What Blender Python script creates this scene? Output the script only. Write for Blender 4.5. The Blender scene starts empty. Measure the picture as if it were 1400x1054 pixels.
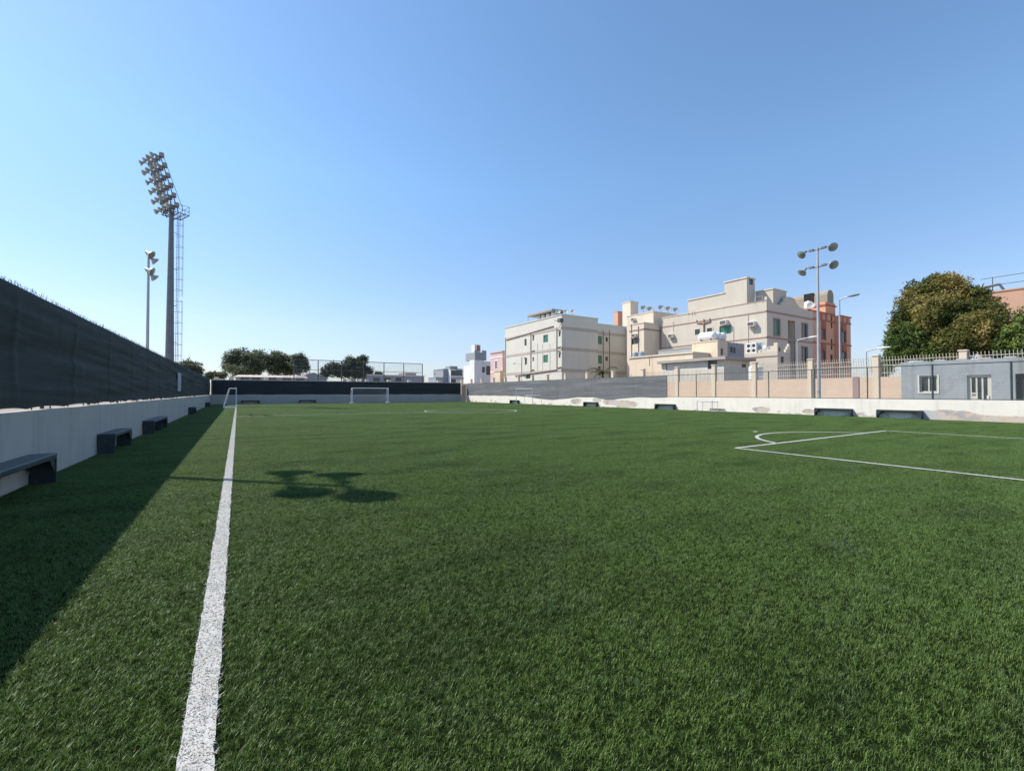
import bpy, bmesh, math, random
from mathutils import Vector, Matrix, noise
R = math.radians
rnd = random.Random(11)
scene = bpy.context.scene
C = scene.collection
PI = math.pi

# ------------------------------------------------------------------ camera model
FOC, EYE = 600.0, 1.5
YAW, PITCH = math.atan(375/600), math.atan(10/600)
cT, sT, cP, sP = math.cos(YAW), math.sin(YAW), math.cos(PITCH), math.sin(PITCH)
def ray(px, py):
    a, b = (px-700)/FOC, -(py-527)/FOC
    fw, up = cP - b*sP, b*cP + sP
    return a*cT + fw*sT, fw*cT - a*sT, up
def on_x(px, py, X):            # survey of a plane parallel to the touchline: returns (Y, Z)
    rx, ry, rz = ray(px, py); t = X/rx
    return t*ry, EYE + t*rz
def on_y(px, py, Y):            # survey of a plane across the pitch: returns (X, Z)
    rx, ry, rz = ray(px, py); t = Y/ry
    return t*rx, EYE + t*rz

cam_d = bpy.data.cameras.new('camera'); cam = bpy.data.objects.new('camera', cam_d); C.objects.link(cam)
cam.location = (0, 0, EYE); cam.rotation_euler = (R(90)+PITCH, 0, -YAW)
cam_d.sensor_width = 36; cam_d.lens = FOC/1400*36; cam_d.clip_start = .05; cam_d.clip_end = 5000
scene.camera = cam

# ------------------------------------------------------------------ light
SUN = Vector((-.62, .60, 1.0)).normalized()
w = bpy.data.worlds.new('World'); scene.world = w; w.use_nodes = True
nt = w.node_tree; bg = nt.nodes['Background']
sky = nt.nodes.new('ShaderNodeTexSky'); sky.sky_type = 'NISHITA'; sky.sun_disc = False
sky.sun_elevation = math.asin(SUN.z); sky.sun_rotation = math.atan2(SUN.x, SUN.y)
sky.air_density = 1.0; sky.dust_density = .25; sky.ozone_density = 4.0; sky.altitude = 0
hs = nt.nodes.new('ShaderNodeHueSaturation'); hs.inputs['Saturation'].default_value = 1.07
nt.links.new(sky.outputs[0], hs.inputs['Color']); tc = nt.nodes.new('ShaderNodeTexCoord'); sz = nt.nodes.new('ShaderNodeSeparateXYZ'); nt.links.new(tc.outputs['Generated'], sz.inputs[0])
cr = nt.nodes.new('ShaderNodeValToRGB'); nt.links.new(sz.outputs[2], cr.inputs[0]); e = cr.color_ramp.elements
e[0].position = 0; e[0].color = (.58, .57, .69, 1); e[1].position = .42; e[1].color = (1.26, 1.23, 1.13, 1)
e = e.new(.14); e.color = (1.04, .89, .86, 1)
mm = nt.nodes.new('ShaderNodeMix'); mm.data_type = 'RGBA'; mm.blend_type = 'MULTIPLY'; mm.inputs[0].default_value = 1
nt.links.new(hs.outputs[0], mm.inputs[6]); nt.links.new(cr.outputs[0], mm.inputs[7])
nt.links.new(mm.outputs[2], bg.inputs[0]); bg.inputs[1].default_value = .130
sl = bpy.data.lights.new('sun', 'SUN'); sl.energy = 4.2; sl.angle = R(.53); sl.color = (1, .94, .83)
so = bpy.data.objects.new('sun', sl); C.objects.link(so)
so.rotation_euler = SUN.to_track_quat('Z', 'Y').to_euler(); so.location = (-30, 30, 60)
vs = scene.view_settings; vs.view_transform = 'Standard'; vs.look = 'None'; vs.exposure = .57; vs.gamma = 1

# ------------------------------------------------------------------ materials
def new_mat(name):
    m = bpy.data.materials.new(name); m.use_nodes = True
    return m, m.node_tree, m.node_tree.nodes['Principled BSDF']
def N(t, kind, **kw):
    n = t.nodes.new(kind)
    for k, v in kw.items():
        if k in n.inputs.keys(): n.inputs[k].default_value = v
        else: setattr(n, k, v)
    return n
def ramp(t, fac, stops, interp='LINEAR'):
    r = t.nodes.new('ShaderNodeValToRGB'); r.color_ramp.interpolation = interp
    el = r.color_ramp.elements
    while len(el) < len(stops): el.new(.5)
    for e, (p, c) in zip(el, stops):
        e.position = p; e.color = (c if len(c) == 4 else (*c, 1)) if not isinstance(c, (int, float)) else (c, c, c, 1)
    t.links.new(fac, r.inputs[0]); return r
def mix(t, fac, a, b, blend='MIX'):
    n = t.nodes.new('ShaderNodeMix'); n.data_type = 'RGBA'; n.blend_type = blend
    for s, v in ((n.inputs[0], fac), (n.inputs[6], a), (n.inputs[7], b)):
        if hasattr(v, 'is_output'): t.links.new(v, s)
        elif isinstance(v, (int, float)): s.default_value = v if s == n.inputs[0] else (v, v, v, 1)
        else: s.default_value = (*v[:3], 1)
    return n.outputs[2]
def mathn(t, op, a, b=None, clamp=False):
    n = t.nodes.new('ShaderNodeMath'); n.operation = op; n.use_clamp = clamp
    for s, v in zip(n.inputs, (a, b)):
        if v is None: continue
        if hasattr(v, 'is_output'): t.links.new(v, s)
        else: s.default_value = v
    return n.outputs[0]
def pos(t, scale=(1, 1, 1), rot=(0, 0, 0)):
    g = t.nodes.new('ShaderNodeNewGeometry'); mp = t.nodes.new('ShaderNodeMapping')
    mp.inputs['Scale'].default_value = scale; mp.inputs['Rotation'].default_value = rot
    t.links.new(g.outputs['Position'], mp.inputs[0]); return mp.outputs[0]
def noi(t, vec, scale, detail=4, rough=.55):
    n = N(t, 'ShaderNodeTexNoise'); n.inputs['Scale'].default_value = scale
    n.inputs['Detail'].default_value = detail; n.inputs['Roughness'].default_value = rough
    t.links.new(vec, n.inputs['Vector']); return n.outputs['Fac']
def bump(t, bs, height, strength=.3, dist=.02):
    b = t.nodes.new('ShaderNodeBump'); b.inputs['Strength'].default_value = strength; b.inputs['Distance'].default_value = dist
    t.links.new(height, b.inputs['Height']); t.links.new(b.outputs[0], bs.inputs['Normal'])
def sc(c, k): return tuple(min(1, v*k) for v in c)

def paint(name, c, rough=.5, var=.12, scale=4, metal=0, grime=None):
    m, t, b = new_mat(name); p = pos(t)
    f = ramp(t, noi(t, p, scale, 6), [(.3, sc(c, 1-var)), (.7, sc(c, 1+var))]).outputs[0]
    if grime:
        g = ramp(t, noi(t, p, scale*2.3, 8, .7), [(.52, 0), (.68, 1)]).outputs[0]
        f = mix(t, mathn(t, 'MULTIPLY', g, .6), f, grime)
    t.links.new(f, b.inputs['Base Color']); b.inputs['Roughness'].default_value = rough; b.inputs['Metallic'].default_value = metal
    b.inputs['Specular IOR Level'].default_value = .35
    return m
def plaster(name, c, var=.09, streak=.28, patch=.12, block=None, dirt=(.2, .18, .15), bumps=.25):
    m, t, b = new_mat(name); p = pos(t)
    f = ramp(t, noi(t, p, .35, 7, .6), [(.25, sc(c, 1-var)), (.75, sc(c, 1+var))]).outputs[0]
    ps = pos(t, (1, 1, .07))
    s = ramp(t, noi(t, ps, 2.2, 6, .6), [(.52, 0), (.75, 1)]).outputs[0]
    f = mix(t, mathn(t, 'MULTIPLY', s, min(1, streak*1.6)), f, dirt)
    q = ramp(t, noi(t, p, 1.1, 8, .65), [(.55, 0), (.6, 1)]).outputs[0]
    f = mix(t, mathn(t, 'MULTIPLY', q, patch), f, sc(c, .7))
    hgt = noi(t, p, 35, 5, .7)
    if block:
        sx = t.nodes.new('ShaderNodeSeparateXYZ'); t.links.new(pos(t), sx.inputs[0])
        cb = t.nodes.new('ShaderNodeCombineXYZ')
        t.links.new(mathn(t, 'ADD', sx.outputs[0], sx.outputs[1]), cb.inputs[0]); t.links.new(sx.outputs[2], cb.inputs[1])
        br = t.nodes.new('ShaderNodeTexBrick'); t.links.new(cb.outputs[0], br.inputs['Vector'])
        br.inputs['Scale'].default_value = 1; br.inputs['Brick Width'].default_value = .42; br.inputs['Row Height'].default_value = .21
        br.inputs['Mortar Size'].default_value = .012; br.inputs['Mortar Smooth'].default_value = .3
        br.inputs['Color1'].default_value = (1, 1, 1, 1); br.inputs['Color2'].default_value = (1-block, 1-block, 1-block, 1)
        br.inputs['Mortar'].default_value = (1-2*block, 1-2*block, 1-2*block, 1)
        f = mix(t, 1.0, f, br.outputs[0], 'MULTIPLY')
    t.links.new(f, b.inputs['Base Color']); b.inputs['Roughness'].default_value = .9; b.inputs['Specular IOR Level'].default_value = .2
    bump(t, b, hgt, bumps, .01)
    return m
PEELS = [(on_x(q, py, 32.75)[0], z, wy_, wz_, k) for q, py, z, wy_, wz_, k in (
    (788, 550, .55, 1.3, .40, .45), (816, 547, .75, .9, .35, .5), (834, 550, .6, 1.2, .40, .5), (856, 552, .42, 2.0, .40, .5), (1040, 560, .3, .8, .25, .4),
    (1106, 562, .25, .5, .2, .4), (1290, 570, .22, 1.5, .42, .55), (1262, 568, .3, .5, .3, .4), (1340, 572, .12, 2.4, .24, .4), (1390, 574, .12, 1.2, .25, .4))]
def wall_paint(name, c, peel=0.0, streak=.2):     # old white distemper, peeling along its foot
    m, t, b = new_mat(name); p = pos(t)
    f = ramp(t, noi(t, p, .8, 7, .6), [(.25, sc(c, .9)), (.75, sc(c, 1.04))]).outputs[0]
    s = ramp(t, noi(t, pos(t, (1, 1, .12)), 5, 6, .65), [(.5, 0), (.78, 1)]).outputs[0]
    f = mix(t, mathn(t, 'MULTIPLY', s, streak), f, (.25, .25, .26))
    blot = ramp(t, noi(t, p, 6, 8, .7), [(.6, 0), (.72, 1)]).outputs[0]
    f = mix(t, mathn(t, 'MULTIPLY', blot, streak*.9), f, (.3, .3, .31))
    if peel:
        sx = t.nodes.new('ShaderNodeSeparateXYZ'); t.links.new(p, sx.inputs[0])
        low = mathn(t, 'SUBTRACT', 1.0, mathn(t, 'MULTIPLY', sx.outputs[2], 1.25), True)
        n1 = noi(t, pos(t, (.55, .55, 1.2)), 1.0, 8, .62)
        ext = mathn(t, 'MULTIPLY', low, .20)
        for yc, zc_, wy_, wz_, amt in PEELS:
            ey = mathn(t, 'DIVIDE', mathn(t, 'SUBTRACT', sx.outputs[1], yc), wy_); ez = mathn(t, 'DIVIDE', mathn(t, 'SUBTRACT', sx.outputs[2], zc_), wz_)
            d2 = mathn(t, 'ADD', mathn(t, 'MULTIPLY', ey, ey), mathn(t, 'MULTIPLY', ez, ez))
            ext = mathn(t, 'ADD', ext, mathn(t, 'MULTIPLY', mathn(t, 'SUBTRACT', 1.0, d2, True), amt))
        pl = ramp(t, mathn(t, 'ADD', n1, ext), [(.69, 0), (.71, 1)]).outputs[0]
        pc = ramp(t, noi(t, p, 1.7, 6, .6), [(.40, (.30, .30, .31)), (.47, (.46, .36, .29)), (.54, (.58, .45, .36)), (.62, (.42, .42, .43))]).outputs[0]
        f = mix(t, mathn(t, 'MULTIPLY', pl, peel), f, pc)
    t.links.new(f, b.inputs['Base Color']); b.inputs['Roughness'].default_value = .9; b.inputs['Specular IOR Level'].default_value = .2
    bump(t, b, noi(t, p, 22, 6, .7), .35, .012)
    return m
def glass(name, c=(.03, .04, .045), rough=.08):
    m, t, b = new_mat(name)
    f = ramp(t, noi(t, pos(t), 1.3, 3), [(.3, sc(c, .6)), (.7, sc(c, 1.5))]).outputs[0]
    t.links.new(f, b.inputs['Base Color']); b.inputs['Roughness'].default_value = rough; b.inputs['Specular IOR Level'].default_value = .6
    return m
def SX(t, p, i):
    x = t.nodes.new('ShaderNodeSeparateXYZ'); t.links.new(p, x.inputs[0]); return x.outputs[i]
def fabric(name, c, c2, weave=.35, fold=.3):
    m, t, b = new_mat(name); p = pos(t)
    f = ramp(t, noi(t, pos(t, (.35, .35, 1.3)), 1.1, 6, .6), [(.3, c), (.7, c2)]).outputs[0]
    st = noi(t, pos(t, (1, 1, 14)), 2.2, 5, .6)
    f = mix(t, mathn(t, 'MULTIPLY', ramp(t, st, [(.45, 0), (.75, 1)]).outputs[0], weave), f, sc(c2, 1.6))
    fl_ = noi(t, pos(t, (.25, .25, 9), (R(3), 0, 0)), 1.3, 5, .6)
    f = mix(t, mathn(t, 'MULTIPLY', ramp(t, fl_, [(.60, 0), (.70, 1)]).outputs[0], weave), f, sc(c2, 2.6))
    seam = mathn(t, 'LESS_THAN', mathn(t, 'FRACT', mathn(t, 'DIVIDE', SX(t, p, 1), 6.0)), .008)
    f = mix(t, mathn(t, 'MULTIPLY', seam, .6), f, sc(c, .5))
    dust = ramp(t, noi(t, p, 2.6, 8, .7), [(.55, 0), (.8, 1)]).outputs[0]
    f = mix(t, mathn(t, 'MULTIPLY', dust, fold), f, (.22, .2, .17))
    t.links.new(f, b.inputs['Base Color']); b.inputs['Roughness'].default_value = .75; b.inputs['Specular IOR Level'].default_value = .3
    bump(t, b, st, .3, .01)
    return m
def veil(name, c, pitch, wire, axis):      # woven wire or netting, drawn strand by strand in the material
    m, t, b = new_mat(name); sx = t.nodes.new('ShaderNodeSeparateXYZ'); t.links.new(pos(t), sx.inputs[0])
    u = mathn(t, 'ADD', sx.outputs[0], sx.outputs[1])
    d1 = mathn(t, 'ADD', u, sx.outputs[2]); d2 = mathn(t, 'SUBTRACT', u, sx.outputs[2])
    k = []
    for d in (d1, d2):
        fr = mathn(t, 'FRACT', mathn(t, 'DIVIDE', d, pitch)); k.append(mathn(t, 'LESS_THAN', fr, wire/pitch))
    a = mathn(t, 'MAXIMUM', k[0], k[1])
    tr = t.nodes.new('ShaderNodeBsdfTransparent'); mx = t.nodes.new('ShaderNodeMixShader'); out = t.nodes['Material Output']
    b.inputs['Base Color'].default_value = (*c, 1); b.inputs['Roughness'].default_value = .6
    t.links.new(a, mx.inputs[0]); t.links.new(tr.outputs[0], mx.inputs[1]); t.links.new(b.outputs[0], mx.inputs[2])
    t.links.new(mx.outputs[0], out.inputs[0]); return m
def leaf_mat(name, cols, scale=1.2, trans=.25):
    m, t, b = new_mat(name); p = pos(t)
    big = noi(t, p, scale, 3, .6); fine = noi(t, p, scale*9, 2)
    f = ramp(t, mathn(t, 'ADD', mathn(t, 'MULTIPLY', big, .75), mathn(t, 'MULTIPLY', fine, .25)),
             [(.32+.36*i/(len(cols)-1), c) for i, c in enumerate(cols)]).outputs[0]
    t.links.new(f, b.inputs['Base Color']); b.inputs['Roughness'].default_value = .55; b.inputs['Specular IOR Level'].default_value = .3
    tl = t.nodes.new('ShaderNodeBsdfTranslucent'); t.links.new(f, tl.inputs[0])
    mx = t.nodes.new('ShaderNodeMixShader'); mx.inputs[0].default_value = trans
    t.links.new(b.outputs[0], mx.inputs[1]); t.links.new(tl.outputs[0], mx.inputs[2])
    t.links.new(mx.outputs[0], t.nodes['Material Output'].inputs[0]); return m

M = dict(
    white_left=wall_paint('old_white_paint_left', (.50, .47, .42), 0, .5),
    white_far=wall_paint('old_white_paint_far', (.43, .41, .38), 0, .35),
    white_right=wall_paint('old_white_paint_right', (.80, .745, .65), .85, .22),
    cloth_left=fabric('shade_cloth_green_black', (.015, .025, .023), (.033, .040, .037), .4, .15),
    cloth_far=fabric('shade_cloth_black', (.021, .025, .029), (.036, .04, .043), .25, .1),
    cloth_right=fabric('shade_cloth_grey', (.12, .125, .13), (.17, .17, .172), .25, .35),
    bench=paint('bench_blue_grey_steel', (.026, .042, .048), .45, .25, 5, 0, (.10, .09, .08)),
    bench_top=paint('bench_seat_steel', (.065, .09, .105), .4, .2, 5, 0, (.14, .13, .12)),
    galv=paint('galvanised_steel', (.42, .44, .46), .45, .1, 2, .35),
    galv_dark=paint('dark_weathered_steel', (.12, .12, .12), .55, .15, 2, .3),
    post_green=paint('dark_green_post', (.045, .07, .065), .5, .15, 3),
    rail=paint('cream_railing_paint', (.50, .46, .39), .55, .12, 3),
    white_tube=paint('white_tube', (.72, .73, .74), .4, .06, 3),
    lamp_shell=paint('lamp_shell_grey', (.36, .36, .35), .45, .15, 3, .2),
    lamp_glass=glass('lamp_glass', (.20, .23, .20), .15),
    mast_grey=paint('mast_grey_paint', (.17, .18, .19), .5, .12, 1.5, .1), mauve=plaster('mauve_brown_render', (.30, .22, .21)),
    rack_box=paint('pale_grey_box', (.26, .27, .27), .6, .12), thin_tube=paint('grey_white_tube', (.52, .54, .55), .5, .08, 3),
    ballast=paint('ballast_box', (.16, .17, .18), .5, .1),
    pink=plaster('pink_block_wall', (.60, .46, .345), .07, .10, .05, .05),
    pillar=plaster('cream_pillar', (.62, .53, .42), .06, .15, .08),
    bluegrey=plaster('grey_render', (.325, .35, .37), .12, .4, .4, .06),
    greycream=plaster('grey_cream_render', (.60, .585, .52), .05, .10, .06),
    greycream_band=plaster('brown_grey_band', (.46, .40, .355), .05, .08, .05),
    cream=plaster('cream_render', (.66, .575, .47), .05, .12, .06),
    beige=plaster('beige_render', (.56, .505, .43), .05, .10, .06),
    beige_band=plaster('beige_band', (.36, .25, .21), .05, .08, .05),
    peach=plaster('peach_render', (.68, .56, .42), .06, .18, .1),
    whitewash=plaster('whitewashed_block', (.66, .62, .54), .07, .2, .1, .06),
    slab=plaster('concrete_slab', (.36, .34, .31), .08, .25, .12),
    greyblock=plaster('bare_grey_block', (.34, .35, .36), .10, .2, .2, .10),
    orange=plaster('orange_render', (.66, .36, .24), .06, .12, .08),
    orange_trim=plaster('orange_trim', (.40, .16, .11), .06, .1, .05),
    olive=plaster('olive_grey_cladding', (.30, .27, .22), .06, .15, .05),
    tan=plaster('tan_render', (.50, .31, .22), .06, .15, .06),
    palewhite=plaster('pale_white_render', (.66, .66, .67), .05, .12, .06),
    palegrey=plaster('pale_grey_render', (.28, .30, .33), .05, .12, .1),
    palepink=plaster('pale_pink_render', (.58, .42, .41), .05, .10, .05),
    frame=paint('window_frame_cream', (.60, .57, .50), .5, .06),
    frame_dark=paint('window_frame_grey', (.20, .19, .18), .5, .08),
    pane=glass('dark_pane'), pane_green=glass('green_tinted_pane', (.02, .16, .09), .12),
    pipe=paint('brown_drainpipe', (.24, .17, .14), .5, .1),
    pipe_grey=paint('grey_pipe', (.40, .39, .37), .5, .1),
    ac=paint('white_unit_casing', (.66, .65, .62), .5, .06), fan=paint('black_fan_grille', (.04, .04, .04), .5, .1),
    tank=paint('white_tank_plastic', (.76, .76, .76), .4, .05), tank_blue=paint('grey_blue_tank', (.28, .33, .38), .45, .1),
    dish=paint('satellite_dish_grey', (.46, .46, .45), .45, .08),
    door=paint('cream_door', (.58, .55, .47), .5, .06), dark=paint('dark_opening', (.02, .02, .02), .9, .1),
    bark=paint('bark', (.10, .07, .05), .9, .25, 6), roofred=plaster('tan_roof', (.56, .47, .42), .08, .15, .1),
    net=veil('goal_net', (.5, .46, .5), .12, .012, 0), wire=veil('chain_link', (.22, .24, .24), .06, .0045, 0),
    mesh_far=veil('chain_link_far', (.16, .18, .2), .08, .006, 0),
    foliage=leaf_mat('dark_foliage', [(.04, .055, .03), (.075, .095, .05), (.12, .14, .075)], .5, .4),
    foliage_far=leaf_mat('grey_green_foliage', [(.08, .095, .06), (.15, .17, .10), (.23, .25, .15)], .5, .45),
    foliage_brown=leaf_mat('flowering_foliage', [(.04, .07, .016), (.11, .13, .03), (.26, .22, .065), (.42, .33, .12)], .55, .3),
    foliage_green=leaf_mat('fresh_green_foliage', [(.035, .065, .016), (.09, .14, .03), (.22, .27, .06)], 1.0),
    palm=leaf_mat('palm_frond', [(.03, .05, .02), (.07, .09, .035), (.14, .13, .06)], 1.5),
)

# ------------------------------------------------------------------ mesh building
ORG = {}
def settag(o, label=None, cat=None, group=None, kind=None):
    for k, v in (('label', label), ('category', cat), ('group', group), ('kind', kind)):
        if v: o[k] = v
    return o
class MB:
    def __init__(s): s.v = []; s.f = []; s.sm = []
    def add(s, vs, fs, smooth=False):
        n = len(s.v); s.v += [tuple(p) for p in vs]; s.f += [tuple(i+n for i in f) for f in fs]; s.sm += [smooth]*len(fs); return s
    def box(s, x0, x1, y0, y1, z0, z1):
        vs = [(x, y, z) for z in (z0, z1) for y in (y0, y1) for x in (x0, x1)]
        return s.add(vs, [(0, 2, 3, 1), (4, 5, 7, 6), (0, 1, 5, 4), (2, 6, 7, 3), (0, 4, 6, 2), (1, 3, 7, 5)])
    def bbox(s, x0, x1, y0, y1, z0, z1, bev=.01):       # box with chamfered edges
        bm = bmesh.new(); bmesh.ops.create_cube(bm, size=1)
        for v in bm.verts: v.co = ((x0+x1)/2+v.co.x*(x1-x0), (y0+y1)/2+v.co.y*(y1-y0), (z0+z1)/2+v.co.z*(z1-z0))
        bmesh.ops.bevel(bm, geom=bm.edges[:], offset=bev, segments=1, affect='EDGES')
        bm.verts.index_update(); s.add([v.co[:] for v in bm.verts], [[v.index for v in f.verts] for f in bm.faces]); bm.free(); return s
    def tube(s, p, q, r0, r1=None, n=8, caps=True):
        p, q = Vector(p), Vector(q); r1 = r0 if r1 is None else r1; d = (q-p).normalized()
        a = d.orthogonal().normalized(); b = d.cross(a); vs = []
        for c, r in ((p, r0), (q, r1)):
            vs += [c+(a*math.cos(2*PI*i/n)+b*math.sin(2*PI*i/n))*r for i in range(n)]
        s.add(vs, [(i, (i+1) % n, n+(i+1) % n, n+i) for i in range(n)], n > 4)
        if caps: s.add(vs, [tuple(range(n))[::-1], tuple(range(n, 2*n))])
        return s
    def path(s, pts, r, n=6):
        for p, q in zip(pts, pts[1:]): s.tube(p, q, r, n=n)
        return s
    def lathe(s, prof, o, axis, n=14, cap=True):
        o = Vector(o); d = Vector(axis).normalized(); a = d.orthogonal().normalized(); b = d.cross(a); vs = []
        for r, z in prof: vs += [o+d*z+(a*math.cos(2*PI*i/n)+b*math.sin(2*PI*i/n))*r for i in range(n)]
        fs = [(k*n+i, k*n+(i+1) % n, (k+1)*n+(i+1) % n, (k+1)*n+i) for k in range(len(prof)-1) for i in range(n)]
        s.add(vs, fs, True)
        if cap: s.add(vs[:n], [tuple(range(n))[::-1]]); s.add(vs[-n:], [tuple(range(n))])
        return s
    def prism(s, poly, ext):
        e = Vector(ext); n = len(poly); vs = [Vector(p) for p in poly]; vs += [p+e for p in vs]
        return s.add(vs, [tuple(range(n))[::-1], tuple(range(n, 2*n))]+[(i, (i+1) % n, n+(i+1) % n, n+i) for i in range(n)])
    def quad(s, a, b, c, d): return s.add([a, b, c, d], [(0, 1, 2, 3)])
    def build(s, name, mat, parent=None, loc=None):
        me = bpy.data.meshes.new(name)
        if parent is not None: off = ORG[parent.name]
        elif loc is not None: off = Vector(loc)
        else:
            xs, ys, zs = zip(*s.v); off = Vector(((min(xs)+max(xs))/2, (min(ys)+max(ys))/2, min(zs)))
        me.from_pydata([(x-off.x, y-off.y, z-off.z) for x, y, z in s.v], [], s.f)
        me.polygons.foreach_set('use_smooth', s.sm); me.materials.append(mat); me.update()
        o = bpy.data.objects.new(name, me); C.objects.link(o)
        if parent is not None: o.parent = parent
        else: o.location = off
        ORG[o.name] = off.copy(); return o
def thing(name, loc, label, cat, group=None):
    o = bpy.data.objects.new(name, None); C.objects.link(o); o.location = loc; o.empty_display_size = .3
    ORG[o.name] = Vector(loc); return settag(o, label, cat, group)
def dup(o, loc, rotz, label, parent=None):
    c = o.copy(); C.objects.link(c)
    if parent is None: c.location = loc; c.rotation_euler = (0, 0, rotz); c['label'] = label
    else: c.parent = parent
    for ch in o.children: dup(ch, None, 0, None, c)
    return c

# ------------------------------------------------------------------ ground, pitch, markings
XL, XR, YF, YB = -2.88, 32.75, 67.3, -7.0
m, t, b = new_mat('dusty_ground'); p = pos(t)
f = ramp(t, noi(t, p, .06, 8, .6), [(.3, (.26, .21, .16)), (.7, (.42, .35, .27))]).outputs[0]
t.links.new(f, b.inputs['Base Color']); b.inputs['Roughness'].default_value = .95; bump(t, b, noi(t, p, 3, 8, .7), .4, .1)
settag(MB().quad((-900, -900, -.03), (900, -900, -.03), (900, 900, -.03), (-900, 900, -.03)).build('ground', m, loc=(0, 0, -.03)), 'dusty sandy ground outside the pitch walls', 'ground', None, 'structure')
m, t, b = new_mat('turf_backing'); p = pos(t)
f = ramp(t, noi(t, p, 60, 3), [(.3, (.005, .009, .003)), (.7, (.014, .022, .008))]).outputs[0]
t.links.new(f, b.inputs['Base Color']); b.inputs['Roughness'].default_value = 1; b.inputs['Specular IOR Level'].default_value = 0
settag(MB().quad((XL-.05, YB, 0), (XR+.05, YB, 0), (XR+.05, YF+.05, 0), (XL-.05, YF+.05, 0)).build('pitch', m, loc=(0, 0, 0)), 'green artificial turf football pitch between the white walls', 'pitch', None, 'structure')

TLX, TLW = -.128, .061      # touchline
# turf: one patch of blades, repeated over the pitch by geometry nodes
m, t, b = new_mat('turf_blades'); p = pos(t)
g1 = noi(t, pos(t, (1, .5, 1)), .45, 5, .6); g2 = noi(t, p, 3.2, 4, .65); g3 = noi(t, p, 75, 3)
f = ramp(t, g3, [(.28, (.030, .060, .008)), (.50, (.115, .205, .030)), (.72, (.30, .41, .13))]).outputs[0]
f = mix(t, mathn(t, 'MULTIPLY', ramp(t, g1, [(.46, 0), (.64, 1)]).outputs[0], .40), f, (.13, .20, .045))
g4 = noi(t, pos(t, (.35, 1, 1), (0, 0, R(35))), 1.1, 4, .6)
f = mix(t, mathn(t, 'MULTIPLY', ramp(t, g4, [(.47, 0), (.66, 1)]).outputs[0], .5), f, (.026, .056, .009))
f = mix(t, mathn(t, 'MULTIPLY', ramp(t, noi(t, p, 1.7, 4, .6), [(.52, 0), (.72, 1)]).outputs[0], .45), f, (.17, .245, .10))
f = mix(t, mathn(t, 'MULTIPLY', ramp(t, g2, [(.5, 0), (.75, 1)]).outputs[0], .35), f, (.14, .21, .09))
f = mix(t, mathn(t, 'MULTIPLY', ramp(t, g2, [(.25, 1), (.45, 0)]).outputs[0], .45), f, (.028, .056, .013))
sx = t.nodes.new('ShaderNodeSeparateXYZ'); t.links.new(p, sx.inputs[0])
dx = mathn(t, 'ABSOLUTE', mathn(t, 'SUBTRACT', sx.outputs[0], TLX))
dx = mathn(t, 'ADD', dx, mathn(t, 'MULTIPLY', mathn(t, 'SUBTRACT', noi(t, p, 55, 2), .5), .05))
wh = mathn(t, 'MULTIPLY', mathn(t, 'LESS_THAN', dx, TLW), mathn(t, 'LESS_THAN', sx.outputs[1], 64.6))
f = mix(t, wh, f, (.50, .49, .47))
t.links.new(f, b.inputs['Base Color']); b.inputs['Roughness'].default_value = .42; b.inputs['Specular IOR Level'].default_value = .45
tl = t.nodes.new('ShaderNodeBsdfTranslucent'); t.links.new(f, tl.inputs[0])
mx = t.nodes.new('ShaderNodeMixShader'); mx.inputs[0].default_value = .30
t.links.new(b.outputs[0], mx.inputs[1]); t.links.new(tl.outputs[0], mx.inputs[2]); t.links.new(mx.outputs[0], t.nodes['Material Output'].inputs[0])
turf_mat = m
def blade(V, Fc, x, y, h, lean, az, wd, curl, z0=0):
    dx, dy = math.cos(az), math.sin(az); px, py = -dy*wd/2, dx*wd/2
    m1, m2 = lean*h*.4, lean*h*(1+curl); n = len(V); h1 = h*.6
    V += [(x-px, y-py, z0), (x+px, y+py, z0), (x+dx*m1-px*.9, y+dy*m1-py*.9, z0+h1), (x+dx*m1+px*.9, y+dy*m1+py*.9, z0+h1), (x+dx*m2, y+dy*m2, z0+h)]
    Fc += [(n, n+1, n+3, n+2), (n+2, n+3, n+4)]
V, Fc = [], []
for _ in range(3200):
    tx, ty = rnd.uniform(-.5, .5), rnd.uniform(-.5, .5); taz = rnd.uniform(0, 2*PI); th = rnd.uniform(.7, 1.2)
    for _ in range(7):
        blade(V, Fc, tx+rnd.gauss(0, .009), ty+rnd.gauss(0, .009), .023*th*rnd.uniform(.5, 1.2), rnd.uniform(.1, 1.0), taz+rnd.gauss(0, 1.2), rnd.uniform(.0012, .0022), rnd.uniform(0, .7))
me = bpy.data.meshes.new('turf'); me.from_pydata(V, [], Fc); me.materials.append(turf_mat)
turf = bpy.data.objects.new('turf', me); C.objects.link(turf)
settag(turf, 'short green artificial grass blades covering the whole pitch', 'turf', None, 'stuff')
ng = bpy.data.node_groups.new('spread_turf', 'GeometryNodeTree')
ng.interface.new_socket('Geometry', in_out='INPUT', socket_type='NodeSocketGeometry'); ng.interface.new_socket('Geometry', in_out='OUTPUT', socket_type='NodeSocketGeometry')
gi, go = ng.nodes.new('NodeGroupInput'), ng.nodes.new('NodeGroupOutput')
nx, ny = 36, 74; sxx = (XR-XL)/nx; syy = (YF-YB)/ny
gr = ng.nodes.new('GeometryNodeMeshGrid')
for k, v in (('Size X', sxx*(nx-1)), ('Size Y', syy*(ny-1)), ('Vertices X', nx), ('Vertices Y', ny)): gr.inputs[k].default_value = v
tr = ng.nodes.new('GeometryNodeTransform'); tr.inputs['Translation'].default_value = ((XL+XR)/2, (YF+YB)/2, .001)
iop = ng.nodes.new('GeometryNodeInstanceOnPoints')
rv = ng.nodes.new('FunctionNodeRandomValue'); rv.data_type = 'INT'
rv.inputs[4].default_value = 0; rv.inputs[5].default_value = 3
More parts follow.
